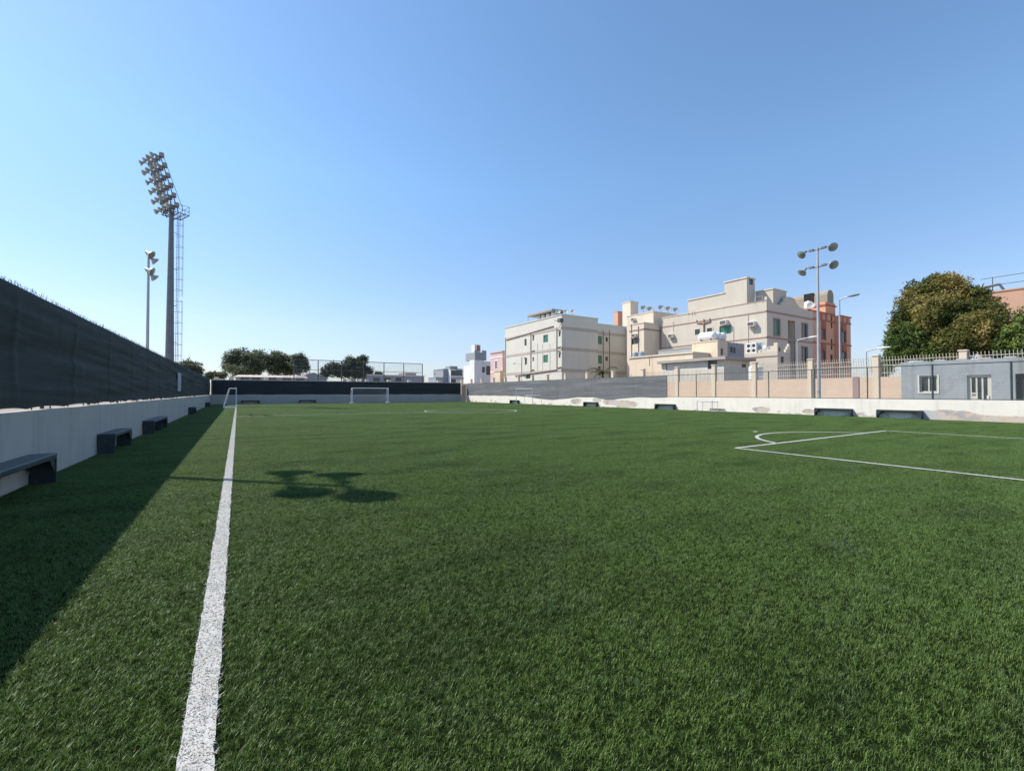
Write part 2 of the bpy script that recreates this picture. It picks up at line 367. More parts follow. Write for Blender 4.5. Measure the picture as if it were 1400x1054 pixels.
mu = ng.nodes.new('ShaderNodeMath'); mu.operation = 'MULTIPLY'; mu.inputs[1].default_value = PI/2
cx = ng.nodes.new('ShaderNodeCombineXYZ')
L = ng.links.new
L(gr.outputs[0], tr.inputs[0]); L(tr.outputs[0], iop.inputs['Points']); L(gi.outputs[0], iop.inputs['Instance'])
L(rv.outputs[2], mu.inputs[0]); L(mu.outputs[0], cx.inputs[2]); L(cx.outputs[0], iop.inputs['Rotation']); L(iop.outputs[0], go.inputs[0])
turf.modifiers.new('spread', 'NODES').node_group = ng

m, t, b = new_mat('white_turf_fibre'); p = pos(t)
f = ramp(t, noi(t, p, 45, 4, .7), [(.28, (.40, .39, .37)), (.5, (.50, .49, .47)), (.72, (.57, .56, .54))]).outputs[0]
f = mix(t, mathn(t, 'MULTIPLY', ramp(t, noi(t, p, 2.3, 6, .7), [(.48, 0), (.7, 1)]).outputs[0], .35), f, (.27, .29, .22))
t.links.new(f, b.inputs['Base Color']); b.inputs['Roughness'].default_value = .8; bump(t, b, noi(t, p, 120, 3), .6, .02); line_mat = m
def edge(k, s=.5): return noise.noise((k*9.1, s, 0))*.009+noise.noise((k*.7, s, 4))*.008
def strip(name, pts, wd, label, near=0):
    V, Fc = [], []
    acc = 0
    for i, (x, y) in enumerate(pts):
        x0, y0 = pts[max(0, i-1)]; x1, y1 = pts[min(len(pts)-1, i+1)]
        d = math.hypot(x1-x0, y1-y0) or 1; nx_, ny_ = -(y1-y0)/d, (x1-x0)/d
        a_, b_ = wd/2+edge(i*.37+x), wd/2+edge(i*.37+y, 7.7)
        V += [(x+nx_*a_, y+ny_*a_, .026), (x-nx_*b_, y-ny_*b_, .026)]
        if i: n = 2*i; Fc.append((n-2, n-1, n+1, n))
    nb = int(near*900)
    for _ in range(nb):
        k = min(len(pts)-2, int(rnd.random()**1.5*(len(pts)-1))); x, y = pts[k]; u = rnd.uniform(0, 1)
        x += (pts[k+1][0]-x)*u; y += (pts[k+1][1]-y)*u
        a_ = rnd.uniform(-1, 1)*wd*.53
        x0, y0 = pts[k]; x1, y1 = pts[k+1]; d = math.hypot(x1-x0, y1-y0) or 1
        blade(V, Fc, x-(y1-y0)/d*a_, y+(x1-x0)/d*a_, rnd.uniform(.008, .016), rnd.uniform(.4, 1.8), rnd.uniform(0, 6.28), rnd.uniform(.003, .005), .3, .022)
    me = bpy.data.meshes.new(name); me.from_pydata(V, [], Fc); me.materials.append(line_mat)
    o = bpy.data.objects.new(name, me); C.objects.link(o); return settag(o, label, 'pitch marking', None, 'structure')
def seg(a, b, n=60): return [(a[0]+(b[0]-a[0])*i/n, a[1]+(b[1]-a[1])*i/n) for i in range(n+1)]
def arc(c, r, a0, a1, n=72): return [(c[0]+r*math.cos(a0+(a1-a0)*i/n), c[1]+r*math.sin(a0+(a1-a0)*i/n)) for i in range(n+1)]
strip('touchline', seg((TLX, YB), (TLX, 64.6), 900), TLW*2, 'long white touchline running away along the left side of the pitch', 60)
strip('halfway_line', seg((TLX, 32.25), (XR-.1, 32.25)), .10, 'faint white halfway line across the pitch')
strip('goal_line', seg((TLX, 64.6), (XR-.1, 64.6)), .10, 'white goal line at the far end of the pitch')
strip('centre_circle', arc((16.2, 32.25), 3.7, 0, 2*PI), .10, 'white centre circle in the middle of the pitch')
strip('penalty_area', seg((11.3, -1), (11.3, 6.8), 50)+seg((11.3, 6.8), (21.4, 6.8), 50)[1:]+seg((21.4, 6.8), (21.4, -1), 50)[1:], .11, 'white penalty box corner on the right side of the pitch', 4)
strip('penalty_arc', arc((16.5, 5.05), 3.55, R(30), R(150)), .11, 'white arc on the edge of the penalty box', 2)
strip('penalty_spot', seg((16.6, 9.3), (16.9, 9.3), 4), .14, 'small white dash beyond the penalty arc')

# ------------------------------------------------------------------ boundary walls
def wall_mesh(x0, x1, y0, y1, h, along, step=.5):
    mb = MB(); n = int(((y1-y0) if along == 'y' else (x1-x0))/step); top = []
    def hz(i): return h+noise.noise((i*.31, h, 3.3))*.012
    for i in range(n):
        for side in (0, 1):
            pass
        a, bq = i/n, (i+1)/n
        if along == 'y':
            ya, yb = y0+(y1-y0)*a, y0+(y1-y0)*bq
            P = lambda x, y, z: (x, y, z)
            c = [(x0, ya), (x1, ya), (x1, yb), (x0, yb)]
        else:
            xa, xb = x0+(x1-x0)*a, x0+(x1-x0)*bq; c = [(xa, y0), (xb, y0), (xb, y1), (xa, y1)]
        h0, h1 = hz(i), hz(i+1); hh = (h0, h0, h1, h1) if along == 'y' else (h0, h1, h1, h0)
        vs = [(x, y, -.05) for x, y in c]+[(x, y, z) for (x, y), z in zip(c, hh)]
        fs = [(4, 5, 6, 7)] + ([(0, 4, 7, 3), (1, 2, 6, 5)] if along == 'y' else [(0, 1, 5, 4), (3, 7, 6, 2)])
        if i == 0: fs.append((0, 1, 5, 4) if along == 'y' else (0, 4, 7, 3))
        if i == n-1: fs.append((2, 3, 7, 6) if along == 'y' else (1, 2, 6, 5))
        mb.add(vs, fs)
    return mb
HL, HF, HR = 1.2, 1.26, 1.12
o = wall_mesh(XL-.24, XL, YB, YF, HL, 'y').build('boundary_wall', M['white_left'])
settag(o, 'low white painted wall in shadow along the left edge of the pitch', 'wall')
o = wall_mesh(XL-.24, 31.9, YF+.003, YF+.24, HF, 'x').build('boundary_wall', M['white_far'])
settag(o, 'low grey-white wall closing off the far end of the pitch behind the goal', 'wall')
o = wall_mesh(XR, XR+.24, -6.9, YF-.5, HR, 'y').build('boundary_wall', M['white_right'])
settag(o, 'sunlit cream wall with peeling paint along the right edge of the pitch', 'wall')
# stone pier in the far right corner
pr = thing('corner_pier', (32.3, 67.1, 0), 'narrow tan block pier in the far right corner between dark and grey fence cloth', 'pier')
mb = MB()
for i in range(9): mb.bbox(31.95+.02*(i % 2), 32.62-.02*(i % 2), 66.85, 67.35, i*.3+.004, i*.3+.296, .015)
mb.build('shaft', M['pink'], pr); MB().box(31.9, 32.68, 66.8, 67.4, 2.7, 2.85).build('cap', M['pillar'], pr)

# ------------------------------------------------------------------ pitch fences
def cloth(along, fixed, a0, a1, top, bottom, na, nz, amp, sd, sag=0):
    mb = MB(); vs = []
    for i in range(na+1):
        a = a0+(a1-a0)*i/na; zb = bottom(a); zt = top+.003*math.sin(a*2.1)+.003*noise.noise((a, sd, 0))
        for j in range(nz+1):
            z = zb+(zt-zb)*j/nz; k = min(1, 4*min(j, nz-j)/nz+.25)
            k = min(k, (nz-j)/3)
            d = amp*k*(noise.noise((a*.16, z*2.6+sd+a*.03, sd))+.45*noise.noise((a*.3+4, z*8+a*.25, sd+2))+.9*max(0, noise.noise((a*.13+9, z*3.4+a*.1, sd+5))-.1))
            d += .022*k*math.exp(-(((a+.5) % 3.0-1.5)/.09)**2)*(1 if along == 'y' and fixed < 0 else 0)
            vs.append((fixed+d, a, z) if along == 'y' else (a, fixed+d, z))
    fs = [(i*(nz+1)+j, (i+1)*(nz+1)+j, (i+1)*(nz+1)+j+1, i*(nz+1)+j+1) for i in range(na) for j in range(nz)]
    return mb.add(vs, fs, True)
# left fence
fl = thing('fence', (XL-.12, 30, HL), 'dark green shade-cloth fence on the left wall with frayed wire along its top', 'fence')
def bot_l(a): return HL+.02+.04*abs(math.sin(a*1.75+.6*math.sin(a*.7)))**.6
cloth('y', XL-.10, YB, YF+.05, 3.19, bot_l, 900, 40, .045, 1.3).build('shade_cloth', M['cloth_left'], fl)
MB().quad((XL-.16, YB, HL), (XL-.16, YF, HL), (XL-.16, YF, 3.27), (XL-.16, YB, 3.27)).build('wire_mesh', M['wire'], fl)
mb = MB()
y = YB
while y < YF:
    for s in (-1, 1):
        if rnd.random() < .8:
            l = rnd.uniform(.03, .085); mb.tube((XL-.14+rnd.uniform(-.02, .02), y, 3.17), (XL-.14+rnd.uniform(-.04, .04), y+s*l*.5, 3.21+l), .0035, .002, 4, False)
    y += rnd.uniform(.035, .11)
mb.build('wire_tips', M['galv_dark'], fl)
MB().tube((XL-.16, YB, 3.09), (XL-.16, YF, 3.09), .02).build('top_rail', M['post_green'], fl)
for i in range(25): MB().tube((XL-.19, YB+i*3.0+.5, 0.9), (XL-.19, YB+i*3.0+.5, 3.1), .03).build('post', M['post_green'], fl)
y = 0.8
while y < 40:
    a = Vector((XL-.09, y, HL+.015)); MB().tube(a, a+Vector((-.02, rnd.uniform(-.04, .04), rnd.uniform(.07, .12))), .012, .006, 5).build('cord_tie', M['fan'], fl); y += rnd.uniform(.7, 1.3)
y0, z0 = on_x(243.5, 535, XL-.03); y1, z1 = on_x(248, 511, XL-.03)
m, t, b = new_mat('white_translucent_sheet'); b.inputs['Base Color'].default_value = (.75, .78, .8, 1); b.inputs['Roughness'].default_value = .4
b.inputs['Transmission Weight'].default_value = .0
tl = t.nodes.new('ShaderNodeBsdfTranslucent'); tl.inputs[0].default_value = (.8, .83, .86, 1); mx = t.nodes.new('ShaderNodeMixShader'); mx.inputs[0].default_value = .45
t.links.new(b.outputs[0], mx.inputs[1]); t.links.new(tl.outputs[0], mx.inputs[2]); t.links.new(mx.outputs[0], t.nodes['Material Output'].inputs[0])
MB().bbox(XL-.06, XL-.035, y0, y1, z0, z1, .004).build('white_strip', m, fl)
# far fence
ff = thing('fence', (14.5, YF+.1, HF), 'black shade-cloth fence on the far wall behind the goal', 'fence')
cloth('x', YF+.0, XL+.1, 31.85, 3.12, lambda a: HF-.02+.03*abs(math.sin(a*.9)), 420, 16, -.05, 5.1).build('shade_cloth', M['cloth_far'], ff)
MB().tube((XL, YF+.1, 3.16), (31.9, YF+.1, 3.16), .035).build('top_rail', M['galv'], ff)
for i in range(15): MB().tube((XL+.2+i*2.45, YF+.12, HF-.01), (XL+.2+i*2.45, YF+.12, 3.16), .03).build('post', M['post_green'], ff)
MB().tube((XL+.06, YF-.12, 0), (XL+.06, YF-.12, 3.16), .055).build('corner_post', M['galv'], ff)
# tall ball-stop frame behind the far fence
bs = thing('ball_stop_fence', (8, YF+.5, 0), 'tall thin wire ball-stop frame of dark posts standing above the far black fence', 'fence')
pxs = [402, 435, 467, 497, 525, 552, 577.5]; X7 = [on_y(q, 500, YF+.5)[0] for q in pxs]; ZT = 6.15
for x in X7: MB().tube((x, YF+.5, 0), (x, YF+.5, ZT), .065).build('post', M['galv_dark'], bs)
for z in (4.75, ZT): MB().tube((X7[0], YF+.5, z), (X7[-1], YF+.5, z), .045 if z == ZT else .03).build('rail', M['galv_dark'], bs)
MB().quad((X7[0], YF+.5, 1.2), (X7[-1], YF+.5, 1.2), (X7[-1], YF+.5, ZT), (X7[0], YF+.5, ZT)).build('wire_mesh', M['mesh_far'], bs)
# right fence, covered part then bare chain link
fr = thing('fence', (XR+.12, 30, HR), 'sun-faded grey shade-cloth and bare chain-link fence on the right wall', 'fence')
YC = on_x(912, 530, XR)[0]
def bot_r(a):
    z = HR-.03-.42*math.exp(-((a-43.5)/4.3)**2)-.30*math.exp(-((a-33.2)/2.0)**2)
    return z+.02*math.sin(a*2)
cloth('y', XR-.02, YC, YF-.6, 3.04, bot_r, 420, 18, -.03, 8.4).build('shade_cloth', M['cloth_right'], fr)
for q in (912, 952, 1051, 1110, 1114, 1186, 1275, 1383):
    y = on_x(q, 530, XR+.12)[0]; MB().tube((XR+.12, y, HR-.02), (XR+.12, y, 3.08), .032 if q not in (1275, 1383) else .045).build('post', M['post_green'], fr)
for y in (30.5, 35, 39.5, 44, 48.5, 53, 57.5, 62): MB().tube((XR+.12, y, HR-.02), (XR+.12, y, 3.06), .03).build('post', M['post_green'], fr)
MB().tube((XR+.12, -6, 3.06), (XR+.12, YF-.6, 3.06), .024).build('top_rail', M['post_green'], fr)
MB().tube((XR+.12, -6, HR+.035), (XR+.12, YC, HR+.035), .02).build('bottom_rail', M['post_green'], fr)
MB().quad((XR+.125, -6, HR), (XR+.125, YC, HR), (XR+.125, YC, 3.06), (XR+.125, -6, 3.06)).build('wire_mesh', M['wire'], fr)

# ------------------------------------------------------------------ benches
def bench(L, label, group, mids=()):
    o = thing('bench', (0, 0, 0), label, 'bench', group)
    D, H = .34, .50
    MB().bbox(0.004, D, -L/2, L/2, H-.035, H, .006).build('seat', M['bench_top'], o)
    MB().bbox(D-.05, D-.004, -L/2+.012, L/2-.012, H-.085, H-.036, .004).build('front_rail', M['bench'], o)
    for e in (-L/2+.02, L/2-.02)+tuple(mids):
        mb = MB(); mb.bbox(.01, D-.02, e-.014, e+.014, .004, H-.037, .004); mb.box(D-.045, D-.006, e-.024, e+.024, 0, H-.086)
        mb.build('end_panel', M['bench'], o)
        s = 1 if e < 0 else -1
        if e in mids: continue
        for x in (D-.03, .03):
            MB().prism([(x, e+s*.025, H-.087), (x, e+s*.27, H-.087), (x, e+s*.025, H-.33)], (.012, 0, 0)).build('gusset', M['bench'], o)
    return o
GB = 'steel benches set against the pitch walls'
b1 = bench(2.3, 'blue-grey steel bench nearest the camera on the left, cut by the photo edge', GB); b1.location = (XL, 9.1, 0)
std = bench(2.05, 'steel bench on the left wall, second from the camera, showing its solid end panel', GB); std.location = (XL, 15.35, 0)
b3 = bench(3.6, 'longer steel bench on the left wall with a middle support panel', GB, (.1,)); b3.location = (XL, 22.1, 0)
dup(std, (XL, 38.4, 0), 0, 'small dark bench on the left wall between the longer bench and the corner one')
dup(std, (XL, 56.8, 0), 0, 'dark bench on the left wall deepest in the far left corner')
for (q0, q1), lb in (((330, 355), 'dark bench under the far wall, nearest the left corner'), ((408, 432), 'dark bench under the far wall, between the corner bench and the far goal')):
    x = (on_y(q0, 548, YF)[0]+on_y(q1, 548, YF)[0])/2; dup(std, (x, YF, 0), -PI/2, lb)
for y, lb in ((13.05, 'dark bench against the right cream wall below the tall floodlight pole'),
              (9.72, 'dark bench against the right cream wall below the grey hut, beside a peeling patch'),
              (26.2, 'dark bench on the right wall just past the end of the grey fence cloth'),
              (36.0, 'dark bench on the right wall between grey and orange paint patches'),
              (51.5, 'tiny dark bench on the right wall beside the folding goal frame')):
    dup(std, (XR, y, 0), PI, lb)

# ------------------------------------------------------------------ goals
def goal_straight():
    xa, xb, y, h = 13.75, 18.85, 64.62, 2.15
    o = thing('goal', ((xa+xb)/2, y, 0), 'white football goal in front of the far black fence', 'goal', 'goals around the pitch')
    for x in (xa, xb):
        MB().tube((x, y, 0), (x, y, h), .055, n=10).build('goal_post', M['white_tube'], o)
        mb = MB().tube((x, y, h-.25), (x, y+.7, h-.02), .025).tube((x, y+.7, h-.02), (x, y+1.4, .02), .025).tube((x, y, .03), (x, y+1.4, .03), .03); mb.build('side_frame', M['white_tube'], o)
        MB().bbox(x-.28, x+.28, y-.06, y+.35, .002, .16, .02).build('foot_weight', M['white_tube'], o)
    MB().tube((xa-.05, y, h), (xb+.05, y, h), .06, n=10).build('crossbar', M['white_tube'], o)
    mb = MB().quad((xa, y+.7, h-.05), (xb, y+.7, h-.05), (xb, y+1.4, .03), (xa, y+1.4, .03)).quad((xa, y, h), (xb, y, h), (xb, y+.7, h-.05), (xa, y+.7, h-.05))
    for x in (xa, xb): mb.add([(x, y, .03), (x, y, h), (x, y+.7, h-.05), (x, y+1.4, .03)], [(0, 1, 2, 3)])
    mb.build('net', M['net'], o)
goal_straight()
def goal_side(x, y0, y1, h, sgn, top_d, bot_d, label, sec=None, tm=None, r=1.0):
    tm = tm or M['white_tube']
    o = thing('goal', (x, (y0+y1)/2, 0), label, 'goal', 'goals around the pitch')
    for y in (y0, y1):
        MB().tube((x, y, 0), (x, y, h+.06), .05*r, n=10).build('goal_post', tm, o)
        if sec: mb = MB().tube((x, y, h), (x+sgn*.15, y, h), .03*r).tube((x, y, sec), (x+sgn*bot_d, y, sec), .03*r).tube((x+sgn*bot_d, y, sec), (x+sgn*bot_d, y, .03*r), .035*r).tube((x, y, .04), (x+sgn*bot_d, y, .04), .03*r)
        else: mb = MB().tube((x, y, h-.06), (x+sgn*top_d, y, h-.06), .04).tube((x+sgn*top_d, y, h-.06), (x+sgn*bot_d, y, .04), .045).tube((x, y, .05), (x+sgn*bot_d, y, .05), .05)
        mb.build('side_frame', tm, o)
    MB().tube((x, y0, h), (x, y1, h), .05*r, n=10).build('crossbar', tm, o)
    z = sec or .05
    MB().tube((x+sgn*bot_d, y0, z), (x+sgn*bot_d, y1, z), .04).build('back_bar', tm, o)
    return o
goal_side(-.12, 50.6, 54.3, 1.98, -1, .58, 1.05, 'white training goal seen edge-on at the far end of the left touchline', r=.7)
goal_side(30.4, 43.9, 47.6, 2.0, 1, 0, 1.3, 'white side goal frame near the right wall in front of grey fence cloth', 1.15, M['thin_tube'], .7)
y0, _ = on_x(973.5, 560, 31.6); y1, _ = on_x(953, 560, 31.6)
goal_side(31.6, y0, y1, .82, 1, 0, .75, 'mini goal frame by the right wall, lower than a bench length', .8, M['thin_tube'], .6)

# ------------------------------------------------------------------ floodlights
def lamp(o, p, aim, k=1.0, arm=None):
    p, aim = Vector(p), Vector(aim).normalized()
    l = MB().lathe([(.05*k, -.34*k), (.11*k, -.33*k), (.12*k, -.12*k), (.16*k, -.06*k), (.27*k, .06*k), (.335*k, .17*k), (.345*k, .20*k)], p, aim, 16)
    a = l.build('floodlight', M['lamp_shell'], o)
    MB().lathe([(.31*k, .202*k), (.30*k, .215*k), (.10*k, .235*k)], p, aim, 16).build('lens', M['lamp_glass'], a)
def flood_pole(loc, H, aims, label, group, k_=.86):
    o = thing('floodlight_pole', loc, label, 'floodlight', group)
    x, y, _ = loc
    MB().tube((x, y, 0), (x, y, H), .115, .07, 12).build('pole', M['galv'], o)
    for k, (z, (a0, a1)) in enumerate(zip((H-.12, H-1.32), aims)):
        MB().tube((x, y-.42, z), (x, y+.42, z), .035).bbox(x-.06, x+.06, y-.08, y+.08, z-.07, z+.07).build('crossarm', M['galv_dark'], o)
        for s, aim in ((-1, a0), (1, a1)):
            aim = Vector(aim).normalized()
            MB().bbox(x-.09, x+.09, y+s*.38-.14, y+s*.38+.14, z-.02, z+.12).build('ballast_box', M['ballast'], o)
            q = Vector((x, y+s*.78, z+.05))+aim*.30*Vector((1, 1, 0)).length*.5
            MB().tube((x, y+s*.5, z+.04), q-aim*.25, .025).build('bracket', M['galv_dark'], o)
            lamp(o, q, aim, k_)
    return o
GF = 'four-lamp floodlight poles around the pitch'
flood_pole((-5.45, 40.0, 0), 11.35, (((.8, -.35, -.55), (.75, .35, -.55)), ((.9, -.25, -.4), (.7, .45, -.6))), 'slim pole with four floodlights behind the left fence, beside the tall mast', GF)
flood_pole((-5.45, 14.05, 0), 11.3, (((.6, -.5, -.62), (.6, .5, -.62)), ((.6, -.5, -.62), (.6, .5, -.62))), 'four-lamp floodlight pole beyond the left fence whose shadow falls on the turf', GF, 1.08)
flood_pole((33.9, 14.4, 0), 11.5, (((-.55, -.62, -.5), (-.75, .3, -.6)), ((-.5, -.7, -.5), (-.6, .35, -.8))), 'tall grey pole with four floodlights behind the right wall', GF)

# tall mast
MX, MY, MH = -6.3, 60.0, 21.2
mast = thing('floodlight_mast', (MX, MY, 0), 'tall tapered floodlight mast with a leaning rack of many lamps and caged ladder', 'floodlight')
MB().tube((MX, MY, 0), (MX, MY, MH), .46, .21, 16).build('pole', M['mast_grey'], mast)
rr, nn = Vector((-.42, .9, 0)).normalized(), Vector((-.9, -.42, 0)).normalized()
def mp(u, n_, z): return Vector((MX, MY, z))+rr*u+nn*n_
mb = MB()
for u in (-1.5, -.5, .5, 1.5): mb.tube(mp(u, -.1, MH-.3), mp(u, 1.55, MH+5.0), .05, n=6)
for u in (-1.5, 1.5): mb.tube(mp(u, -.55, MH), mp(u, 1.25, MH+5.0), .025, n=5)
mb.build('rack_upright', M['galv_dark'], mast)
for k in range(6):
    z = MH+.1+k*.95; n0 = .05+1.75*(z-MH+.3)/6
    MB().tube(mp(-1.75, n0, z), mp(1.75, n0, z), .06, n=6).build('lamp_rail', M['galv_dark'], mast)
    for j in range(4):
        u = -1.5+j*1.0; q = mp(u, n0+.62, z+.02); aim = (nn+Vector((0, 0, -.55))+rr*rnd.uniform(-.25, .25)).normalized()
        MB().tube(mp(u, n0, z), q-aim*.3, .04, n=5).build('lamp_bracket', M['galv_dark'], mast)
        lamp(mast, q, aim, .85)
        a = mp(u, n0-.12, z+.28); MB().bbox(a.x-.2, a.x+.2, a.y-.26, a.y+.26, a.z-.2, a.z+.22, .03).build('ballast_box', M['rack_box'], mast)
# platform
mb = MB(); PW, P0, P1 = 1.1, .5, -1.25
for u in (-PW, PW): mb.tube(mp(u, P0, MH-.25), mp(u, P1, MH-.25), .05, n=6)
for n_ in (P0, .1, -.3, -.8, P1): mb.tube(mp(-PW, n_, MH-.25), mp(PW, n_, MH-.25), .05, n=6)
for u in (-.9, -.45, 0, .45, .9): mb.tube(mp(u, P0, MH-.2), mp(u, P1, MH-.2), .02, n=4)
for s in (-1, 1): mb.tube(mp(0, 0, MH-1.0), mp(s*PW, -.8, MH-.25), .04, n=5)
mb.build('platform', M['galv_dark'], mast)
mb = MB()
for z in (.45, .95):
    mb.path([mp(-PW, P0, MH-.25+z), mp(-PW, P1, MH-.25+z), mp(PW, P1, MH-.25+z), mp(PW, P0, MH-.25+z)], .022, 5)
for u in (-PW, 0, PW): mb.tube(mp(u, P1, MH-.25), mp(u, P1, MH+.72), .025, n=5)
for u in (-PW, PW):
    for n_ in (-.6, P0): mb.tube(mp(u, n_, MH-.25), mp(u, n_, MH+.72), .025, n=5)
mb.build('guard_rail', M['galv_dark'], mast)
mb = MB()
for u in (-.22, .22): mb.tube(mp(u, -.62, 2.2), mp(u, -.62, MH-.2), .025, n=5)
z = 2.4
while z < MH-.3: mb.tube(mp(-.22, -.62, z), mp(.22, -.62, z), .014, n=4); z += .35
for z in (3, 7, 11, 15, 19): mb.tube(mp(0, -.3, z), mp(0, -.62, z), .03, n=5)
mb.build('ladder', M['galv_dark'], mast)
mb = MB()
for a in (-60, 0, 60):
    for za, zb in ((3.2, 11.6), (12.1, MH-.3)): mb.tube(mp(.38*math.sin(R(a)), -.72-.42*math.cos(R(a)), za), mp(.38*math.sin(R(a)), -.72-.42*math.cos(R(a)), zb), .018, n=4)
z = 3.2
while z < MH-.2:
    mb.path([mp(.40*math.sin(R(a)), -.70-.44*math.cos(R(a)), z) for a in range(-120, 121, 40)], .018, 4); z += 1.2
mb.build('ladder_cage', M['galv_dark'], mast)

# ------------------------------------------------------------------ building helpers
def facade(mb, O, U, wd, h, holes, inward, depth=.14):
    O, U, inward = Vector(O), Vector(U), Vector(inward); Z = Vector((0, 0, 1))
    us = sorted({0, wd}|{max(0, min(wd, q)) for hl in holes for q in hl[:2]}); vs = sorted({0, h}|{max(0, min(h, q)) for hl in holes for q in hl[2:4]})
    for a, b_ in zip(us, us[1:]):
        for c, d in zip(vs, vs[1:]):
            um, vm = (a+b_)/2, (c+d)/2
            if any(q[0] < um < q[1] and q[2] < vm < q[3] for q in holes): continue
            mb.quad(O+U*a+Z*c, O+U*b_+Z*c, O+U*b_+Z*d, O+U*a+Z*d)
    for q in holes:
        c = [O+U*a+Z*z for a, z in ((q[0], q[2]), (q[1], q[2]), (q[1], q[3]), (q[0], q[3]))]
        for i in range(4): mb.quad(c[i], c[(i+1) % 4], c[(i+1) % 4]+inward*depth, c[i]+inward*depth)
def win_parts(o, O, U, q, inward, depth, pane, frame, mull=1, surround=None):
    O, U, inward = Vector(O), Vector(U), Vector(inward); Z = Vector((0, 0, 1)); a, b_, c, d = q[:4]; th = .06
    def bar(mb, a0, a1, z0, z1, f0, f1):
        poly = [O+U*x+Z*z+inward*f0 for x, z in ((a0, z0), (a1, z0), (a1, z1), (a0, z1))]; mb.prism(poly, inward*(f1-f0))
    mb = MB(); f0, f1 = depth-.06, depth-.005
    bar(mb, a, a+th, c, d, f0, f1); bar(mb, b_-th, b_, c, d, f0, f1); bar(mb, a+th, b_-th, c, c+th, f0, f1); bar(mb, a+th, b_-th, d-th, d, f0, f1)
    for k in range(mull): x = a+(b_-a)*(k+1)/(mull+1); bar(mb, x-th/2, x+th/2, c+th, d-th, f0, f1)
    w_ = mb.build('window', frame, o)
    mb = MB(); bar(mb, a+.004, b_-.004, c+.004, d-.004, depth-.03, depth+.02); mb.build('pane', pane, w_)
    if surround:
        mb = MB(); e = .16
        bar(mb, a-e, a, c-e, d+e, -.05, .02); bar(mb, b_, b_+e, c-e, d+e, -.05, .02); bar(mb, a, b_, d, d+e, -.05, .02); bar(mb, a-.02, b_+.02, c-e, c, -.06, .02); mb.build('surround', surround, w_)
def block(mb, o, x0, x1, y0, y1, z0, z1, wx=(), wy=(), roof=True):
    """wx: windows on the face towards -X as (y, z, w, h, pane, frame, mull, surround); wy: on the face towards -Y as (x, ...)."""
    hx = [(y1-q[0]-q[2]/2, y1-q[0]+q[2]/2, q[1]-z0-q[3]/2, q[1]-z0+q[3]/2)+tuple(q[4:]) for q in wx]
    hy = [(q[0]-x0-q[2]/2, q[0]-x0+q[2]/2, q[1]-z0-q[3]/2, q[1]-z0+q[3]/2)+tuple(q[4:]) for q in wy]
    facade(mb, (x0, y1, z0), (0, -1, 0), y1-y0, z1-z0, hx, (1, 0, 0)); facade(mb, (x0, y0, z0), (1, 0, 0), x1-x0, z1-z0, hy, (0, 1, 0))
    facade(mb, (x1, y0, z0), (0, 1, 0), y1-y0, z1-z0, [], (-1, 0, 0)); facade(mb, (x1, y1, z0), (-1, 0, 0), x1-x0, z1-z0, [], (0, -1, 0))
    mb.quad((x0, y0, z1), (x1, y0, z1), (x1, y1, z1), (x0, y1, z1))
    for q in hx: win_parts(o, (x0, y1, z0), (0, -1, 0), q, (1, 0, 0), .14, *q[4:])
    for q in hy: win_parts(o, (x0, y0, z0), (1, 0, 0), q, (0, 1, 0), .14, *q[4:])
def bandx(mb, X, y0, y1, z, h=.3, d=.05): mb.box(X-d, X+.02, y0, y1, z-h/2, z+h/2)
def bandy(mb, Y, x0, x1, z, h=.3, d=.05): mb.box(x0, x1, Y-d, Y+.02, z-h/2, z+h/2)
P, PG, FR, FD = M['pane'], M['pane_green'], M['frame'], M['frame_dark']
def wxp(X, px, py, w_, h_, pane=P, frame=FD, mull=1, sur=None): y, z = on_x(px, py, X); return (y, z, w_, h_, pane, frame, mull, sur)
def wyp(Y, px, py, w_, h_, pane=P, frame=FD, mull=1, sur=None): x, z = on_y(px, py, Y); return (x, z, w_, h_, pane, frame, mull, sur)
def ac_x(o, X, px, py, s=1.0):          # wall-box air conditioner on a face towards -X
    y, z = on_x(px, py, X)
    a = MB().bbox(X-.55*s, X+.02, y-.42*s, y+.42*s, z-.28*s, z+.28*s, .02).build('air_conditioner', M['ac'], o)
    MB().box(X-.55*s-.012, X-.55*s+.003, y-.34*s, y+.34*s, z-.2*s, z+.2*s).build('grille', M['galv_dark'], a)
    MB().tube((X-.5*s, y-.3*s, z-.28*s), (X, y-.3*s, z-.62*s), .02, n=4).tube((X-.5*s, y+.3*s, z-.28*s), (X, y+.3*s, z-.62*s), .02, n=4).build('bracket', M['galv_dark'], a)
def vpipe_x(mb, X, px, py0, py1, r=.06):
    y, za = on_x(px, py0, X); _, zb = on_x(px, py1, X); mb.tube((X-r-.01, y, za), (X-r-.01, y, zb), r, n=6)
def tank(loc, r, l, mat, label, name='water_tank', axis=(0, 0, 1), group='rooftop water tanks'):
    o = thing(name, loc, label, 'water tank', group); p = Vector(loc); d = Vector(axis)
    base = p if axis[2] else p+Vector((0, 0, r+.06))-d*l/2
    prof = [(r*.55, 0), (r*.9, .05*l), (r, .1*l)]
    for k in range(1, 5): prof += [(r, l*(.1+.16*k)-.03), (r*.965, l*(.1+.16*k)), (r, l*(.1+.16*k)+.03)]
    prof += [(r, .88*l), (r*.85, .96*l), (r*.3, l)]
    MB().lathe(prof, base, d, 16).build('body', mat, o)
    if axis[2]: MB().lathe([(r*.32, l), (r*.32, l+.07), (r*.2, l+.1)], base, d, 12).build('lid', mat, o)
    else:
        for s in (-.3, .3):
            c = p+d*l*s; MB().box(c.x-r*.8, c.x+r*.8, c.y-.06, c.y+.06, c.z, c.z+r*.5).build('cradle', M['galv_dark'], o)
    return o
